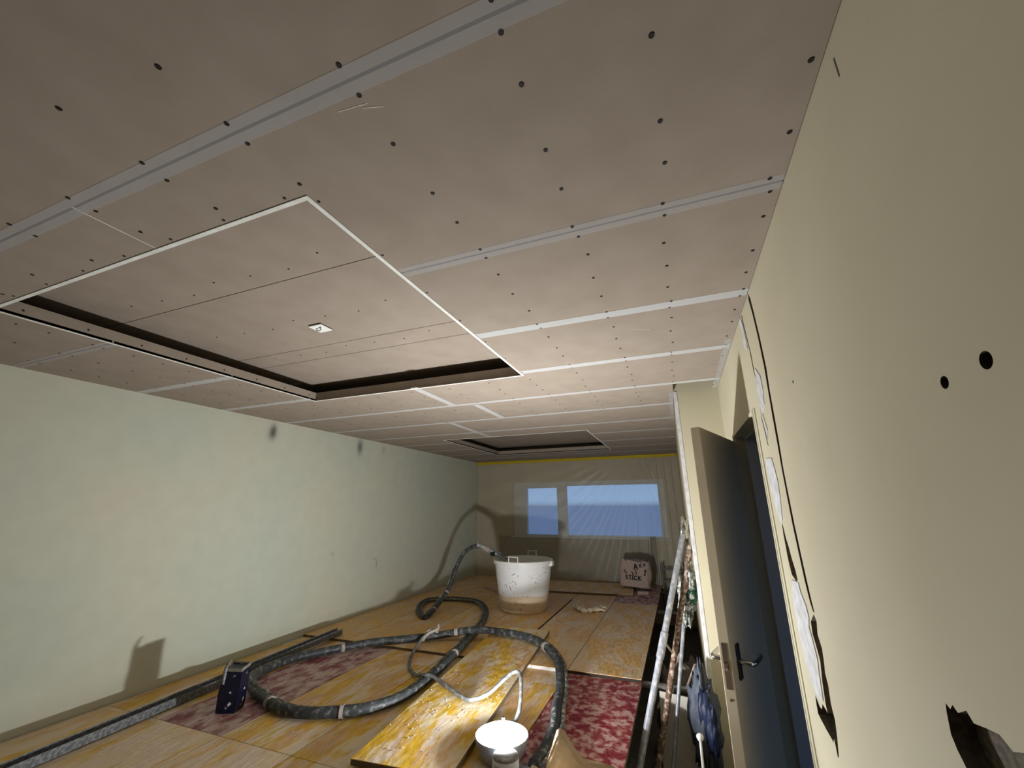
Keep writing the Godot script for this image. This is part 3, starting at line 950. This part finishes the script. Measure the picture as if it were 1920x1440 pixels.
# ---------------------------------------------------------------- the lamp that lights the room
func build_lamp() -> void:
	var at := Vector3(-0.93, NEARTOP, -2.22)
	var l := thing("work_lamp", "round grey work lamp glowing white, standing on the deck next to the paper bag", "lamp", at)
	put("housing", turned([Vector2(0, 0), Vector2(0.085, 0), Vector2(0.092, 0.006), Vector2(0.108, 0.03), Vector2(0.124, 0.065), Vector2(0.131, 0.088), Vector2(0.132, 0.096), Vector2(0.127, 0.0985), Vector2(0.121, 0.095), Vector2(0.0, 0.094)], 48), M.house, l)
	put("diffuser", turned([Vector2(0.119, 0.0952), Vector2(0.116, 0.103), Vector2(0.104, 0.110), Vector2(0.080, 0.116), Vector2(0.045, 0.120), Vector2(0.0, 0.1215)], 40), M.glow, l)
	put("knob", turned([Vector2(0.009, 0.126), Vector2(0.009, 0.152), Vector2(0.007, 0.156), Vector2(0.0, 0.157)], 16), M.black, l, Vector3(-0.005, 0, -0.03))
	put("bracket", boxes([[Vector3(0.085, 0.0, 0.085), Vector3(0.205, 0.028, 0.112)], [Vector3(0.19, 0.0, 0.03), Vector3(0.207, 0.026, 0.10)]], 0.003), M.galv, l, Vector3.ZERO, Vector3(0, 0.22, 0))
	put("bolt", turned([Vector2(0.007, 0.0), Vector2(0.007, 0.006), Vector2(0.0, 0.007)], 12), M.black, l, Vector3(0.172, 0.0275, 0.055))
	var light := OmniLight3D.new()
	light.name = "lamp_light"
	light.light_color = Color(0.985, 0.99, 1.0)
	light.light_energy = 3.0
	light.light_size = 0.035
	light.omni_range = 25.0
	light.omni_attenuation = 2.0
	light.shadow_enabled = true
	light.position = at + Vector3(0, 0.103, 0)
	add_child(light)
	var flat := AreaLight3D.new()
	flat.name = "lamp_face_light"
	flat.light_color = Color(0.985, 0.99, 1.0)
	flat.light_energy = 4.4
	flat.area_normalize_energy = true
	flat.area_size = Vector2(0.15, 0.15)
	flat.area_range = 25.0
	flat.area_attenuation = 2.0
	flat.shadow_enabled = true
	flat.transform = Transform3D(Basis.looking_at(Vector3(-0.10, 0.84, -0.53).normalized(), Vector3.RIGHT), at + Vector3(0, 0.112, 0))
	add_child(flat)
	# the tin in front of it
	var t := thing("tin", "grey tin with a pale printed label standing in front of the lit lamp", "tin", Vector3(-0.838, NEARTOP, -2.045))
	put("body", turned([Vector2(0, 0), Vector2(0.056, 0), Vector2(0.058, 0.003), Vector2(0.058, 0.103), Vector2(0.055, 0.110), Vector2(0.050, 0.113), Vector2(0.0, 0.113)], 36), M.grey_dust, t)
	put("label", turned([Vector2(0.0583, 0.060), Vector2(0.0587, 0.061), Vector2(0.0587, 0.102), Vector2(0.0583, 0.103)], 36), M.label, t)
	var font := SystemFont.new()
	font.font_names = PackedStringArray(["Droid Sans"])
	font.font_weight = 700
	var word := "VPZZITO"
	for i in word.length():
		var tm := TextMesh.new()
		tm.text = word[i]
		tm.font = font
		tm.font_size = 16
		tm.pixel_size = 0.0009
		tm.depth = 0.0006
		var a := -0.55 + i * 0.19
		put("lettering", tm, M.label_blue, t, Vector3(sin(a) * 0.0588, 0.082, cos(a) * 0.0588), Vector3(0, a, 0))


# ---------------------------------------------------------------- hoses
func build_hoses() -> void:
	var h := thing("plastering_hose", "thick dark plastering hose, smeared grey, looping across the deck from tub to lamp", "hose")
	var p := [
		Vector3(-2.359, 1.196, -4.900), Vector3(-2.461, 1.181, -4.900), Vector3(-2.567, 1.094, -4.880), Vector3(-2.643, 0.926, -4.840), Vector3(-2.665, 0.759, -4.760), Vector3(-2.703, 0.636, -4.660),
		Vector3(-2.668, 0.575, -4.423), Vector3(-2.620, 0.5555, -4.178), Vector3(-2.742, 0.5555, -4.252), Vector3(-2.924, 0.5555, -4.495), Vector3(-3.048, 0.5555, -4.831), Vector3(-2.905, 0.5555, -5.009),
		Vector3(-2.636, 0.5555, -5.071), Vector3(-2.371, 0.5555, -4.978), Vector3(-2.122, 0.5555, -4.623), Vector3(-1.957, 0.5555, -4.177), Vector3(-1.856, 0.557, -3.705), Vector3(-1.800, 0.557, -3.421),
		Vector3(-1.765, 0.557, -3.203), Vector3(-1.740, 0.540, -2.953), Vector3(-1.722, 0.541, -2.752), Vector3(-1.720, 0.541, -2.571), Vector3(-1.765, 0.541, -2.434), Vector3(-1.849, 0.541, -2.317),
		Vector3(-1.994, 0.541, -2.222), Vector3(-2.132, 0.541, -2.164), Vector3(-2.294, 0.541, -2.153), Vector3(-2.513, 0.541, -2.215), Vector3(-2.723, 0.541, -2.299), Vector3(-2.871, 0.541, -2.421),
		Vector3(-2.943, 0.541, -2.569), Vector3(-2.945, 0.541, -2.790), Vector3(-2.869, 0.540, -2.957), Vector3(-2.755, 0.546, -3.116), Vector3(-2.578, 0.556, -3.300), Vector3(-2.327, 0.560, -3.485),
		Vector3(-2.090, 0.575, -3.627), Vector3(-1.843, 0.612, -3.714), Vector3(-1.631, 0.610, -3.760), Vector3(-1.343, 0.606, -3.722), Vector3(-1.128, 0.592, -3.588), Vector3(-0.983, 0.560, -3.411),
		Vector3(-0.886, 0.5555, -3.139), Vector3(-0.831, 0.536, -2.914), Vector3(-0.794, 0.541, -2.712), Vector3(-0.751, 0.541, -2.523), Vector3(-0.736, 0.541, -2.329), Vector3(-0.744, 0.541, -2.151)]
	var c := curve(p, 5)
	var rad := []
	for k in c.size():
		rad.append(lerpf(0.024, 0.029, clampf((k - 60.0) / 50.0, 0.0, 1.0)))
	put("mortar_hose", pipe(c, rad, 14), M.hose, h)
	# the thinner air line runs alongside, taped to it
	var side := []
	for k in range(4, c.size()):
		var t: Vector3 = (c[mini(k + 1, c.size() - 1)] - c[k - 1]).normalized()
		var s := t.cross(Vector3.UP).normalized()
		var wander := sin(k * 0.11) * 0.6
		side.append(c[k] + s * (rad[k] + 0.011) * (1.0 if k < 140 else -1.0 + 0.0 * wander) * clampf(absf(k - 140.0) / 8.0, 0.15, 1.0) + Vector3.UP * (0.004 + 0.028 * clampf(1.0 - absf(k - 140.0) / 8.0, 0.0, 1.0)))
	put("air_line", pipe(side, 0.0135, 10), M.air_hose, h)
	for k in [22, 30, 88, 118, 133, 165, 182, 200]:
		put("tape_wrap", pipe([c[k], c[k + 1].lerp(c[k], 0.45)], rad[k] + 0.006, 14), M.wrap, h)
	# spray gun going down into the tub
	var g := thing("spray_gun", "plaster-caked metal spray gun at the hose end, dipping into the white tub", "spray gun", Vector3(-2.344, 1.209, -4.90))
	put("barrel", pipe([Vector3(-0.02, 0.0, 0), Vector3(0.07, -0.035, -0.01), Vector3(0.15, -0.07, -0.015), Vector3(0.27, -0.13, -0.03), Vector3(0.39, -0.21, -0.03)], [0.026, 0.024, 0.020, 0.019, 0.017], 14), M.alu, g)
	put("coupling", pipe([Vector3(0.06, -0.03, -0.008), Vector3(0.13, -0.062, -0.013)], 0.034, 14), M.wrap, g)
	put("valve_lever", pipe(curve([Vector3(0.12, -0.035, -0.01), Vector3(0.18, -0.045, -0.01), Vector3(0.28, -0.09, -0.01), Vector3(0.36, -0.15, -0.01)], 4), 0.007, 8), M.galv, g)
	put("air_tap", box(Vector3(0.14, -0.12, -0.03), Vector3(0.20, -0.07, 0.01), 0.008), M.black, g)
	put("end_ring", pipe([Vector3(-0.03, 0.004, 0), Vector3(-0.005, -0.004, 0)], 0.031, 14), M.alu, g)
	# the lamp's power cable
	var e := thing("power_cable", "thin cable knotted round the hose, rising in a bend to the glowing lamp", "cable")
	var q := curve([
		Vector3(-2.150, 0.605, -3.555), Vector3(-2.174, 0.598, -3.480), Vector3(-2.194, 0.550, -3.400), Vector3(-2.120, 0.522, -3.187), Vector3(-2.013, 0.520, -3.019), Vector3(-1.862, 0.530, -2.879), Vector3(-1.740, 0.572, -2.800), Vector3(-1.659, 0.580, -2.774), Vector3(-1.488, 0.574, -2.674), Vector3(-1.315, 0.572, -2.573), Vector3(-1.237, 0.580, -2.580), Vector3(-1.180, 0.600, -2.629),
		Vector3(-1.142, 0.630, -2.734), Vector3(-1.113, 0.650, -2.808), Vector3(-1.077, 0.660, -2.826), Vector3(-1.037, 0.655, -2.775), Vector3(-0.990, 0.625, -2.658), Vector3(-0.945, 0.590, -2.50), Vector3(-0.932, 0.570, -2.36), Vector3(-0.932, 0.560, -2.332)], 5)
	put("sheath", pipe(q, 0.0115, 10), M.cable, e)
	put("rope_knot", tube(tube(begin(), curve([Vector3(-2.21, 0.55, -3.50), Vector3(-2.17, 0.625, -3.52), Vector3(-2.13, 0.60, -3.60), Vector3(-2.15, 0.545, -3.60)], 5), 0.013, 8), curve([Vector3(-2.20, 0.56, -3.44), Vector3(-2.15, 0.615, -3.50), Vector3(-2.10, 0.635, -3.55), Vector3(-2.11, 0.66, -3.58)], 5), 0.012, 8).commit(), M.wrap, e)


# ---------------------------------------------------------------- tub
func build_tub() -> void:
	var t := thing("tub", "big white round plastic tub, tan at the bottom, standing in the middle of the deck", "tub", Vector3(-1.80, FARTOP, -4.95))
	put("body", turned([Vector2(0, 0.0), Vector2(0.255, 0.0), Vector2(0.266, 0.012), Vector2(0.288, 0.16), Vector2(0.312, 0.33), Vector2(0.332, 0.49), Vector2(0.336, 0.515)], 56), M.tub, t)
	put("rim", turned([Vector2(0.335, 0.505), Vector2(0.350, 0.507), Vector2(0.353, 0.520), Vector2(0.351, 0.535), Vector2(0.340, 0.541), Vector2(0.332, 0.538), Vector2(0.330, 0.52)], 56), M.tub_plain, t)
	put("lining", turned([Vector2(0.331, 0.535), Vector2(0.326, 0.49), Vector2(0.306, 0.33), Vector2(0.282, 0.16), Vector2(0.272, 0.10)], 56), M.tub_plain, t)
	put("slurry", turned([Vector2(0.274, 0.11), Vector2(0.0, 0.11)], 48), M.water, t)
	for s in [1.0, -1.0]:
		var a := 0.10 if s > 0 else 0.05
		var d := Vector3(sin(a) * s * 0.3, 0, cos(a) * s).normalized()
		var x := d.cross(Vector3.UP).normalized()
		var c := d * 0.352
		put("bail_handle", pipe([c - x * 0.054 + Vector3(0, 0.47, 0), c - x * 0.054 + Vector3(0, 0.592, 0), c + x * 0.054 + Vector3(0, 0.598, 0), c + x * 0.054 + Vector3(0, 0.47, 0)], 0.0062, 8), M.tub_plain, t)
		put("lug", box(Vector3(-0.018, 0.475, -0.04), Vector3(0.022, 0.53, 0.04), 0.006), M.tub_plain, t, Vector3(0.345 * s, 0, 0.0))


# ---------------------------------------------------------------- far end
func build_far_end() -> void:
	# plastic sheet
	var grid := []
	var f := noise(1.3, 61, 3)
	var rows := 56
	var cols := 280
	for i in rows + 1:
		var line := []
		var v := float(i) / rows
		for j in cols + 1:
			var u := float(j) / cols
			var x := lerpf(XL + 0.02, XS - 0.012, u)
			var low := 0.54 if x < -0.31 else 0.12
			var y := lerpf(CE - 0.012, low, v)
			var px := x + 0.55
			var py := CE + 0.15 - y
			var ang := atan2(px, py)
			var fan := sin(ang * 46.0) * 0.027 * clampf(py * 1.2, 0.0, 1.0) * exp(-absf(ang + 0.7) * 0.9)
			var hang := clampf((x + 0.75) / 0.3, 0.0, 1.0)
			var fold := hang * 0.022 * (sin(x * 62.0 + 2.0 * f.get_noise_2d(x * 0.5, y)) + 0.6 * sin(x * 117.0 + y * 2.0))
			var z := ZF + 0.045 + 0.05 * v + fan + fold + 0.016 * f.get_noise_2d(x * 1.4, y * 1.4) + 0.03 * hang * v
			line.append(Vector3(x, y, z))
		grid.append(line)
	tag(put("plastic_sheet", sheet(grid, Vector3.BACK), M.film, self), "creased clear plastic sheet hung over the far wall and its window", "plastic sheet")
	tag(put("tape_strip", box(Vector3(XL + 0.01, CE - 0.050, ZF + 0.066), Vector3(XS - 0.006, CE - 0.003, ZF + 0.069), 0.0), M.yellow_tape, self), "yellow masking tape along the top of the plastic sheet", "tape")
	tag(put("plasterboard_sheet", box(Vector3(-1.24, 0, -0.0125), Vector3(1.24, 0.645, 0.0), 0.001), M.board, self, Vector3(-1.745, FARTOP, ZF + 0.04), Vector3(-0.03, 0, 0)), "long brown plasterboard offcut standing below the far window, behind the plastic", "board")
	tag(put("plank", box(Vector3(-0.04, 0, -0.02), Vector3(0.04, 0.67, 0.02), 0.002), M.edge, self, Vector3(-0.44, FARTOP, ZF + 0.024)), "short dark plank standing upright beside the torn sack", "plank")
	# plaster sack
	var s := thing("plaster_sack", "torn paper plaster sack with black print, slumped at the far right of the deck", "sack", Vector3(-0.70, FARTOP + 0.04, -6.52))
	s.rotation = Vector3(-0.16, -0.06, -0.05)
	var f2 := noise(3.0, 88, 3)
	var st := begin()
	st.set_smooth_group(0)
	var rings := 16
	var seg := 36
	var pts := []
	for i in rings + 1:
		var y := 0.345 * i / rings
		var line := []
		for j in seg + 1:
			var a := TAU * (j % seg) / seg
			var ca := cos(a)
			var sa := sin(a)
			var ex := signf(ca) * pow(absf(ca), 0.45) * 0.215
			var ez := signf(sa) * pow(absf(sa), 0.6) * 0.10
			var k := 0.92 + 0.10 * sin(PI * i / rings) + 0.10 * f2.get_noise_3d(ca, y * 3.0, sa)
			line.append(Vector3(ex * k, y + 0.05 * f2.get_noise_2d(ca * 2.0, sa * 2.0) * (float(i) / rings), ez * k))
		pts.append(line)
	for i in rings:
		for j in seg:
			var q := [pts[i][j], pts[i][j + 1], pts[i + 1][j + 1], pts[i + 1][j]]
			var m: Vector3 = q[0] + q[2]
			m.y = 0.0
			_lump_quad(st, q, m.normalized())
	st.index()
	st.generate_normals()
	put("paper", st.commit(), M.sack, s)
	put("torn_top", lump(Vector3(0.17, 0.05, 0.07), 0.7, 51, 3.0, 10), M.rubble, s, Vector3(0, 0.325, 0))
	var font := SystemFont.new()
	font.font_names = PackedStringArray(["Droid Sans"])
	font.font_weight = 800
	for e in [["STICK", 22, Vector3(-0.015, 0.115, 0.118), 0.0], ["A", 26, Vector3(0.02, 0.255, 0.118), 0.1], ["S", 20, Vector3(-0.12, 0.185, 0.115), 0.5], ["L J", 18, Vector3(0.0, 0.185, 0.118), 0.4], ["I", 26, Vector3(0.145, 0.19, 0.108), -0.2], ["K V", 18, Vector3(0.11, 0.285, 0.108), 0.3]]:
		var tm := TextMesh.new()
		tm.text = e[0]
		tm.font = font
		tm.font_size = e[1]
		tm.pixel_size = 0.0036
		tm.depth = 0.002
		put("lettering", tm, M.ink, s, e[2], Vector3(0, 0, e[3]))
	tag(put("wood_block", box(Vector3(-0.07, 0, -0.035), Vector3(0.07, 0.035, 0.035), 0.003), M.sack, self, Vector3(-0.585, FARTOP, -6.28), Vector3(0, 0.15, 0)), "small pale offcut block lying in front of the torn sack", "block")
	# stick of wood left of the tub
	tag(put("lath", box(Vector3(-0.27, 0, -0.022), Vector3(0.27, 0.018, 0.022), 0.002), M.sack, self, Vector3(-2.56, FARTOP, -5.80), Vector3(0, -0.72, 0)), "pale wooden lath lying on the deck left of the tub", "lath")
	# gloves
	for k in 2:
		var g := thing("work_glove", ["cream work glove lying palm down on the deck, the left one of two", "cream work glove crumpled on the deck, the right one of two"][k], "glove", Vector3([-1.175, -1.0][k], FARTOP, [-5.10, -5.14][k]), "work gloves right of the tub")
		g.rotation = Vector3(0, [0.5, -0.7][k], 0)
		put("palm", lump(Vector3(0.055, 0.024, 0.06), 0.5, 70 + k, 2.5, 10), M.glove, g, Vector3(0, 0.024, 0))
		put("cuff", pipe(curve([Vector3(0.0, 0.022, 0.04), Vector3(0.01, 0.028, 0.08), Vector3(0.015, 0.024, 0.115)], 3), [0.03, 0.033, 0.034, 0.036, 0.038, 0.039, 0.04], 12, 0.55), M.glove, g)
		for i in 4:
			var x := -0.04 + i * 0.026
			put("finger", pipe(curve([Vector3(x, 0.024, -0.04), Vector3(x * 1.3, 0.034 + 0.01 * (i % 2), -0.075), Vector3(x * 1.5 - 0.008, 0.018, -0.115 + 0.012 * absf(i - 1.5))], 3), [0.0125, 0.0125, 0.012, 0.012, 0.012, 0.0115, 0.008], 8), M.glove, g)
		put("thumb", pipe(curve([Vector3(0.04, 0.024, 0.01), Vector3(0.075, 0.03, -0.01), Vector3(0.09, 0.018, -0.045)], 3), [0.014, 0.0135, 0.013, 0.013, 0.012, 0.012, 0.008], 8), M.glove, g)


# ---------------------------------------------------------------- by the left wall
func build_left_things() -> void:
	# metal channel
	var c := thing("metal_channel", "long grey perforated metal channel lying along the left wall", "channel", Vector3(-2.985, NEARTOP + 0.002, -1.30))
	var dir := Vector3(-3.10, 0, -3.46) - Vector3(-2.985, 0, -1.30)
	c.rotation = Vector3(0.0112, atan2(-dir.x, -dir.z), 0)
	put("web", box(Vector3(-0.03, 0.0, -2.17), Vector3(0.03, 0.002, 0.14), 0.0), M.galv, c)
	put("flange", box(Vector3(0.028, 0.0, -2.17), Vector3(0.030, 0.046, 0.14), 0.0), M.galv, c)
	put("flange", box(Vector3(-0.030, 0.0, -2.17), Vector3(-0.028, 0.050, 0.14), 0.0), M.galv, c)
	# navy block
	var n := thing("tool_block", "dark navy plastic block spattered with white plaster, standing inside the hose loop", "tool", Vector3(-2.655, NEARTOP, -2.105))
	n.rotation = Vector3(0.03, 0.42, -0.06)
	var st := begin()
	var lo := [Vector3(-0.056, 0, 0.05), Vector3(0.056, 0, 0.05), Vector3(0.056, 0, -0.045), Vector3(-0.056, 0, -0.045)]
	var mid := [Vector3(-0.060, 0.1, 0.056), Vector3(0.058, 0.1, 0.056), Vector3(0.056, 0.1, -0.048), Vector3(-0.058, 0.1, -0.048)]
	var hi := [Vector3(-0.054, 0.225, 0.042), Vector3(0.050, 0.225, 0.042), Vector3(0.050, 0.235, -0.042), Vector3(-0.054, 0.235, -0.042)]
	for pr in [[lo, mid], [mid, hi]]:
		for k in 4:
			var a: Vector3 = pr[0][k]
			var b: Vector3 = pr[0][(k + 1) % 4]
			var d: Vector3 = pr[1][(k + 1) % 4]
			var e: Vector3 = pr[1][k]
			face(st, [a, b, d, e], [Vector3.BACK, Vector3.RIGHT, Vector3.FORWARD, Vector3.LEFT][k])
	face(st, [hi[0], hi[1], hi[2], hi[3]], Vector3.UP)
	face(st, [lo[0], lo[1], lo[2], lo[3]], Vector3.DOWN)
	put("body", st.commit(), M.navy, n)
	put("top_lip", boxes([[Vector3(-0.056, 0.215, 0.030), Vector3(0.052, 0.232, 0.046)], [Vector3(-0.056, 0.22, -0.046), Vector3(0.052, 0.242, -0.034)], [Vector3(0.040, 0.22, -0.04), Vector3(0.053, 0.238, 0.04)]], 0.003), M.grey_dust, n)
	put("strap_hook", pipe(curve([Vector3(-0.046, 0.15, 0.046), Vector3(-0.048, 0.225, 0.046), Vector3(-0.042, 0.255, 0.04), Vector3(-0.030, 0.275, 0.03)], 4), [0.010, 0.010, 0.010, 0.010, 0.010, 0.009, 0.008, 0.007, 0.007, 0.006, 0.005, 0.004, 0.003], 8), M.galv, n)


# ---------------------------------------------------------------- between the deck and the right wall
func build_gap_things() -> void:
	var p1 := thing("aluminium_pole", "long pale aluminium pole leaning on the side wall, wrapped in clear foil at its top", "pole", Vector3(-0.455, 0, -2.58))
	var top := Vector3(0.018, 1.532, -3.25) - Vector3(-0.455, 0, -2.58)
	put("shaft", pipe([Vector3.ZERO, top * 0.45, top * 0.96], 0.019, 14), M.alu, p1)
	put("sleeve", pipe([top * 0.52, top * 0.60], 0.023, 14), M.alu, p1)
	put("foil_wrap", lump(Vector3(0.030, 0.075, 0.030), 0.6, 91, 3.0, 12), M.chrome, p1, top * 0.985)
	var p2 := thing("extension_pole", "brown paint-crusted pole leaning beside the aluminium pole", "pole", Vector3(-0.342, 0, -2.86))
	var t2 := Vector3(0.036, 1.408, -3.2) - Vector3(-0.342, 0, -2.86)
	put("shaft", pipe([Vector3.ZERO, t2 * 0.5, t2 * 0.82], 0.017, 12), M.rusty, p2)
	put("grip", pipe([t2 * 0.80, t2 * 0.98, t2], [0.021, 0.021, 0.012], 12), M.rusty, p2)
	var p3 := thing("thin_pole", "thin grey pole, shortest of the three poles leaning by the side wall", "pole", Vector3(-0.245, 0, -2.95))
	var t3 := Vector3(-0.04, 1.02, -3.28) - Vector3(-0.245, 0, -2.95)
	put("shaft", pipe([Vector3.ZERO, t3 * 0.95], 0.012, 10), M.alu, p3)
	put("collar", pipe([t3 * 0.90, t3], 0.017, 10), M.grey_dust, p3)
	var b := thing("foil_bundle", "white and green spattered foil bundle hanging on the poles by the side wall", "bundle", Vector3(-0.016, 1.11, -3.19))
	put("foil", lump(Vector3(0.052, 0.175, 0.05), 0.55, 93, 3.2, 20), M.speckled, b, Vector3.ZERO, Vector3(0.12, 0, -0.12))
	put("green_coil", pipe(curve([Vector3(0.01, 0.07, 0.030), Vector3(0.045, 0.06, 0.02), Vector3(0.050, 0.0, 0.02), Vector3(0.03, -0.04, 0.035), Vector3(0.0, -0.02, 0.04), Vector3(0.01, 0.02, 0.045), Vector3(0.04, 0.02, 0.03)], 4), 0.011, 8), M.green, b)
	# ladder frame in the far gap
	var l := thing("scaffold_ladder", "grey rung frame standing in the dark gap right of the torn sack", "ladder", Vector3(-0.19, 0, -6.80))
	for s in [-0.155, 0.155]:
		put("stile", pipe([Vector3(s, 0, 0), Vector3(s, 0.86, 0)], 0.018, 10), M.tube, l)
	for y in [0.20, 0.40, 0.50, 0.62, 0.78]:
		put("rung", pipe([Vector3(-0.155, y, 0), Vector3(0.155, y, 0)], 0.014, 10), M.tube, l)
	# plasterboard offcut leaning
	tag(put("plasterboard_sheet", box(Vector3(-0.112, 0, -0.0125), Vector3(0.112, 0.515, 0.0), 0.001), M.pale_board, self, Vector3(-0.165, 0.0, -3.16), Vector3(-0.16, -0.22, 0.0)), "grey plasterboard offcut leaning in the gap under the scaffold tube", "board")
	# rubble
	var spots := [[-0.22, -3.66, 0.09, 0.20], [-0.04, -3.72, 0.065, 0.16], [-0.14, -3.98, 0.10, 0.24], [-0.25, -4.35, 0.085, 0.16], [-0.05, -4.32, 0.07, 0.2], [-0.02, -3.40, 0.045, 0.13], [-0.29, -3.46, 0.04, 0.07]]
	var names := ["below the scaffold tube", "against the side wall corner", "behind the scaffold tube in the middle of the gap", "farthest back under the deck edge", "farthest back at the side wall", "lowest at the side wall corner", "nearest the deck edge"]
	for k in spots.size():
		var s: Array = spots[k]
		tag(put("rubble_chunk", lump(Vector3(s[2], s[3], s[2]), 0.8, 200 + k, 1.6, 8), M.rubble, self, Vector3(s[0], s[3] * 0.9, s[1]), Vector3(0, k * 1.3, 0)), "grey rubble chunk in the gap, " + names[k], "rubble", "rubble in the gap")
	var sticks := [[Vector3(-0.30, 0.30, -3.55), Vector3(-0.12, 0.60, -3.75)], [Vector3(-0.16, 0.32, -3.5), Vector3(-0.02, 0.66, -3.35)], [Vector3(-0.25, 0.58, -4.1), Vector3(-0.10, 0.50, -3.75)]]
	var says := ["pale splintered lath sticking up from the rubble by the deck edge", "pale splintered lath sticking up from the rubble by the side wall", "pale splintered lath lying across the rubble at the back"]
	for k in 3:
		var s: Array = sticks[k]
		tag(put("lath", pipe([s[0], s[1]], 0.011, 6, 0.5), M.sack, self), says[k], "lath", "laths in the rubble")
	var bag := thing("plastic_bag", "crumpled pale blue plastic bag on the rubble beside the door", "bag", Vector3(0.0, 0.40, -3.00))
	put("crumple", lump(Vector3(0.075, 0.26, 0.07), 0.7, 301, 2.6, 16), M.pale_blue, bag, Vector3(0, 0.08, 0))
	put("dark_fold", lump(Vector3(0.035, 0.13, 0.035), 0.6, 303, 2.6, 10), M.blue, bag, Vector3(0.01, 0.14, 0.055))
	tag(put("blue_cloth", lump(Vector3(0.028, 0.10, 0.035), 0.7, 305, 2.4, 12), M.blue, self, Vector3(0.035, 0.55, -2.74)), "dark blue cloth hanging low beside the door edge", "cloth")
	var st := thing("roller_stick", "thin white stick with a round knob leaning in the gap near the door", "stick", Vector3(-0.04, 0.0, -2.30))
	put("rod", pipe([Vector3(0, 0, 0), Vector3(0.008, 0.56, -0.30)], 0.006, 8), M.tub_plain, st)
	put("knob", lump(Vector3(0.017, 0.017, 0.017), 0.1, 9, 1.0, 8), M.tub_plain, st, Vector3(0.008, 0.57, -0.305))


# ---------------------------------------------------------------- paper bag in the foreground
func build_paper_bag() -> void:
	var b := thing("paper_bag", "crumpled brown paper bag standing open on the dark red board beside the lamp", "bag", Vector3(-0.53, NEARTOP, -2.10))
	var f := noise(4.0, 131, 3)
	var grid := []
	# the back flap, peaked at the left
	for i in 17:
		var v := i / 16.0
		var line := []
		for j in 21:
			var u := j / 20.0
			var x := lerpf(-0.19, 0.22, u)
			var peak := 0.105 * exp(-pow((u - 0.24) / 0.17, 2.0)) + 0.092 * smoothstep(0.0, 0.25, u) * (1.0 - smoothstep(0.8, 1.0, u) * 0.5)
			var taper := lerpf(1.0, 0.86, v * exp(-pow((u - 0.22) / 0.25, 2.0)))
			line.append(Vector3((x + 0.09) * taper - 0.09, v * peak, -0.045 - 0.02 * v + 0.012 * f.get_noise_2d(u * 2.0, v * 2.0)))
		grid.append(line)
	var st := begin()
	put("back_panel", sheet(grid, Vector3.BACK), M.paper, b)
	var front := []
	for i in 13:
		var v := i / 12.0
		var line := []
		for j in 21:
			var u := j / 20.0
			var x := lerpf(-0.19, 0.22, u)
			var top := 0.055 + 0.035 * sin(u * 5.0 + 1.0) + 0.02 * f.get_noise_2d(u * 3.0, 0.5)
			line.append(Vector3(x, v * top, 0.085 - 0.03 * v + 0.02 * f.get_noise_2d(u * 2.0, v * 2.0 + 5.0)))
		front.append(line)
	put("front_panel", sheet(front, Vector3.BACK), M.paper, b)
	for s in 2:
		var side := []
		for i in 9:
			var v := i / 8.0
			var line := []
			for j in 9:
				var w := j / 8.0
				var back: Vector3 = grid[int(v * 16)][0 if s == 0 else 20]
				var fr: Vector3 = front[int(v * 12)][0 if s == 0 else 20]
				line.append(back.lerp(fr, w) + Vector3((0.02 if s == 0 else -0.02) * sin(w * PI), 0, 0))
			side.append(line)
		put("side_gusset", sheet(side, Vector3.LEFT if s == 0 else Vector3.RIGHT), M.paper, b)
	M.paper.cull_mode = BaseMaterial3D.CULL_DISABLED
	put("printed_mark", box(Vector3(-0.006, 0.0, 0.0), Vector3(0.006, 0.03, 0.0015), 0.0), M.ink, b, Vector3(-0.07, 0.03, 0.078), Vector3(0, 0, 0.5))
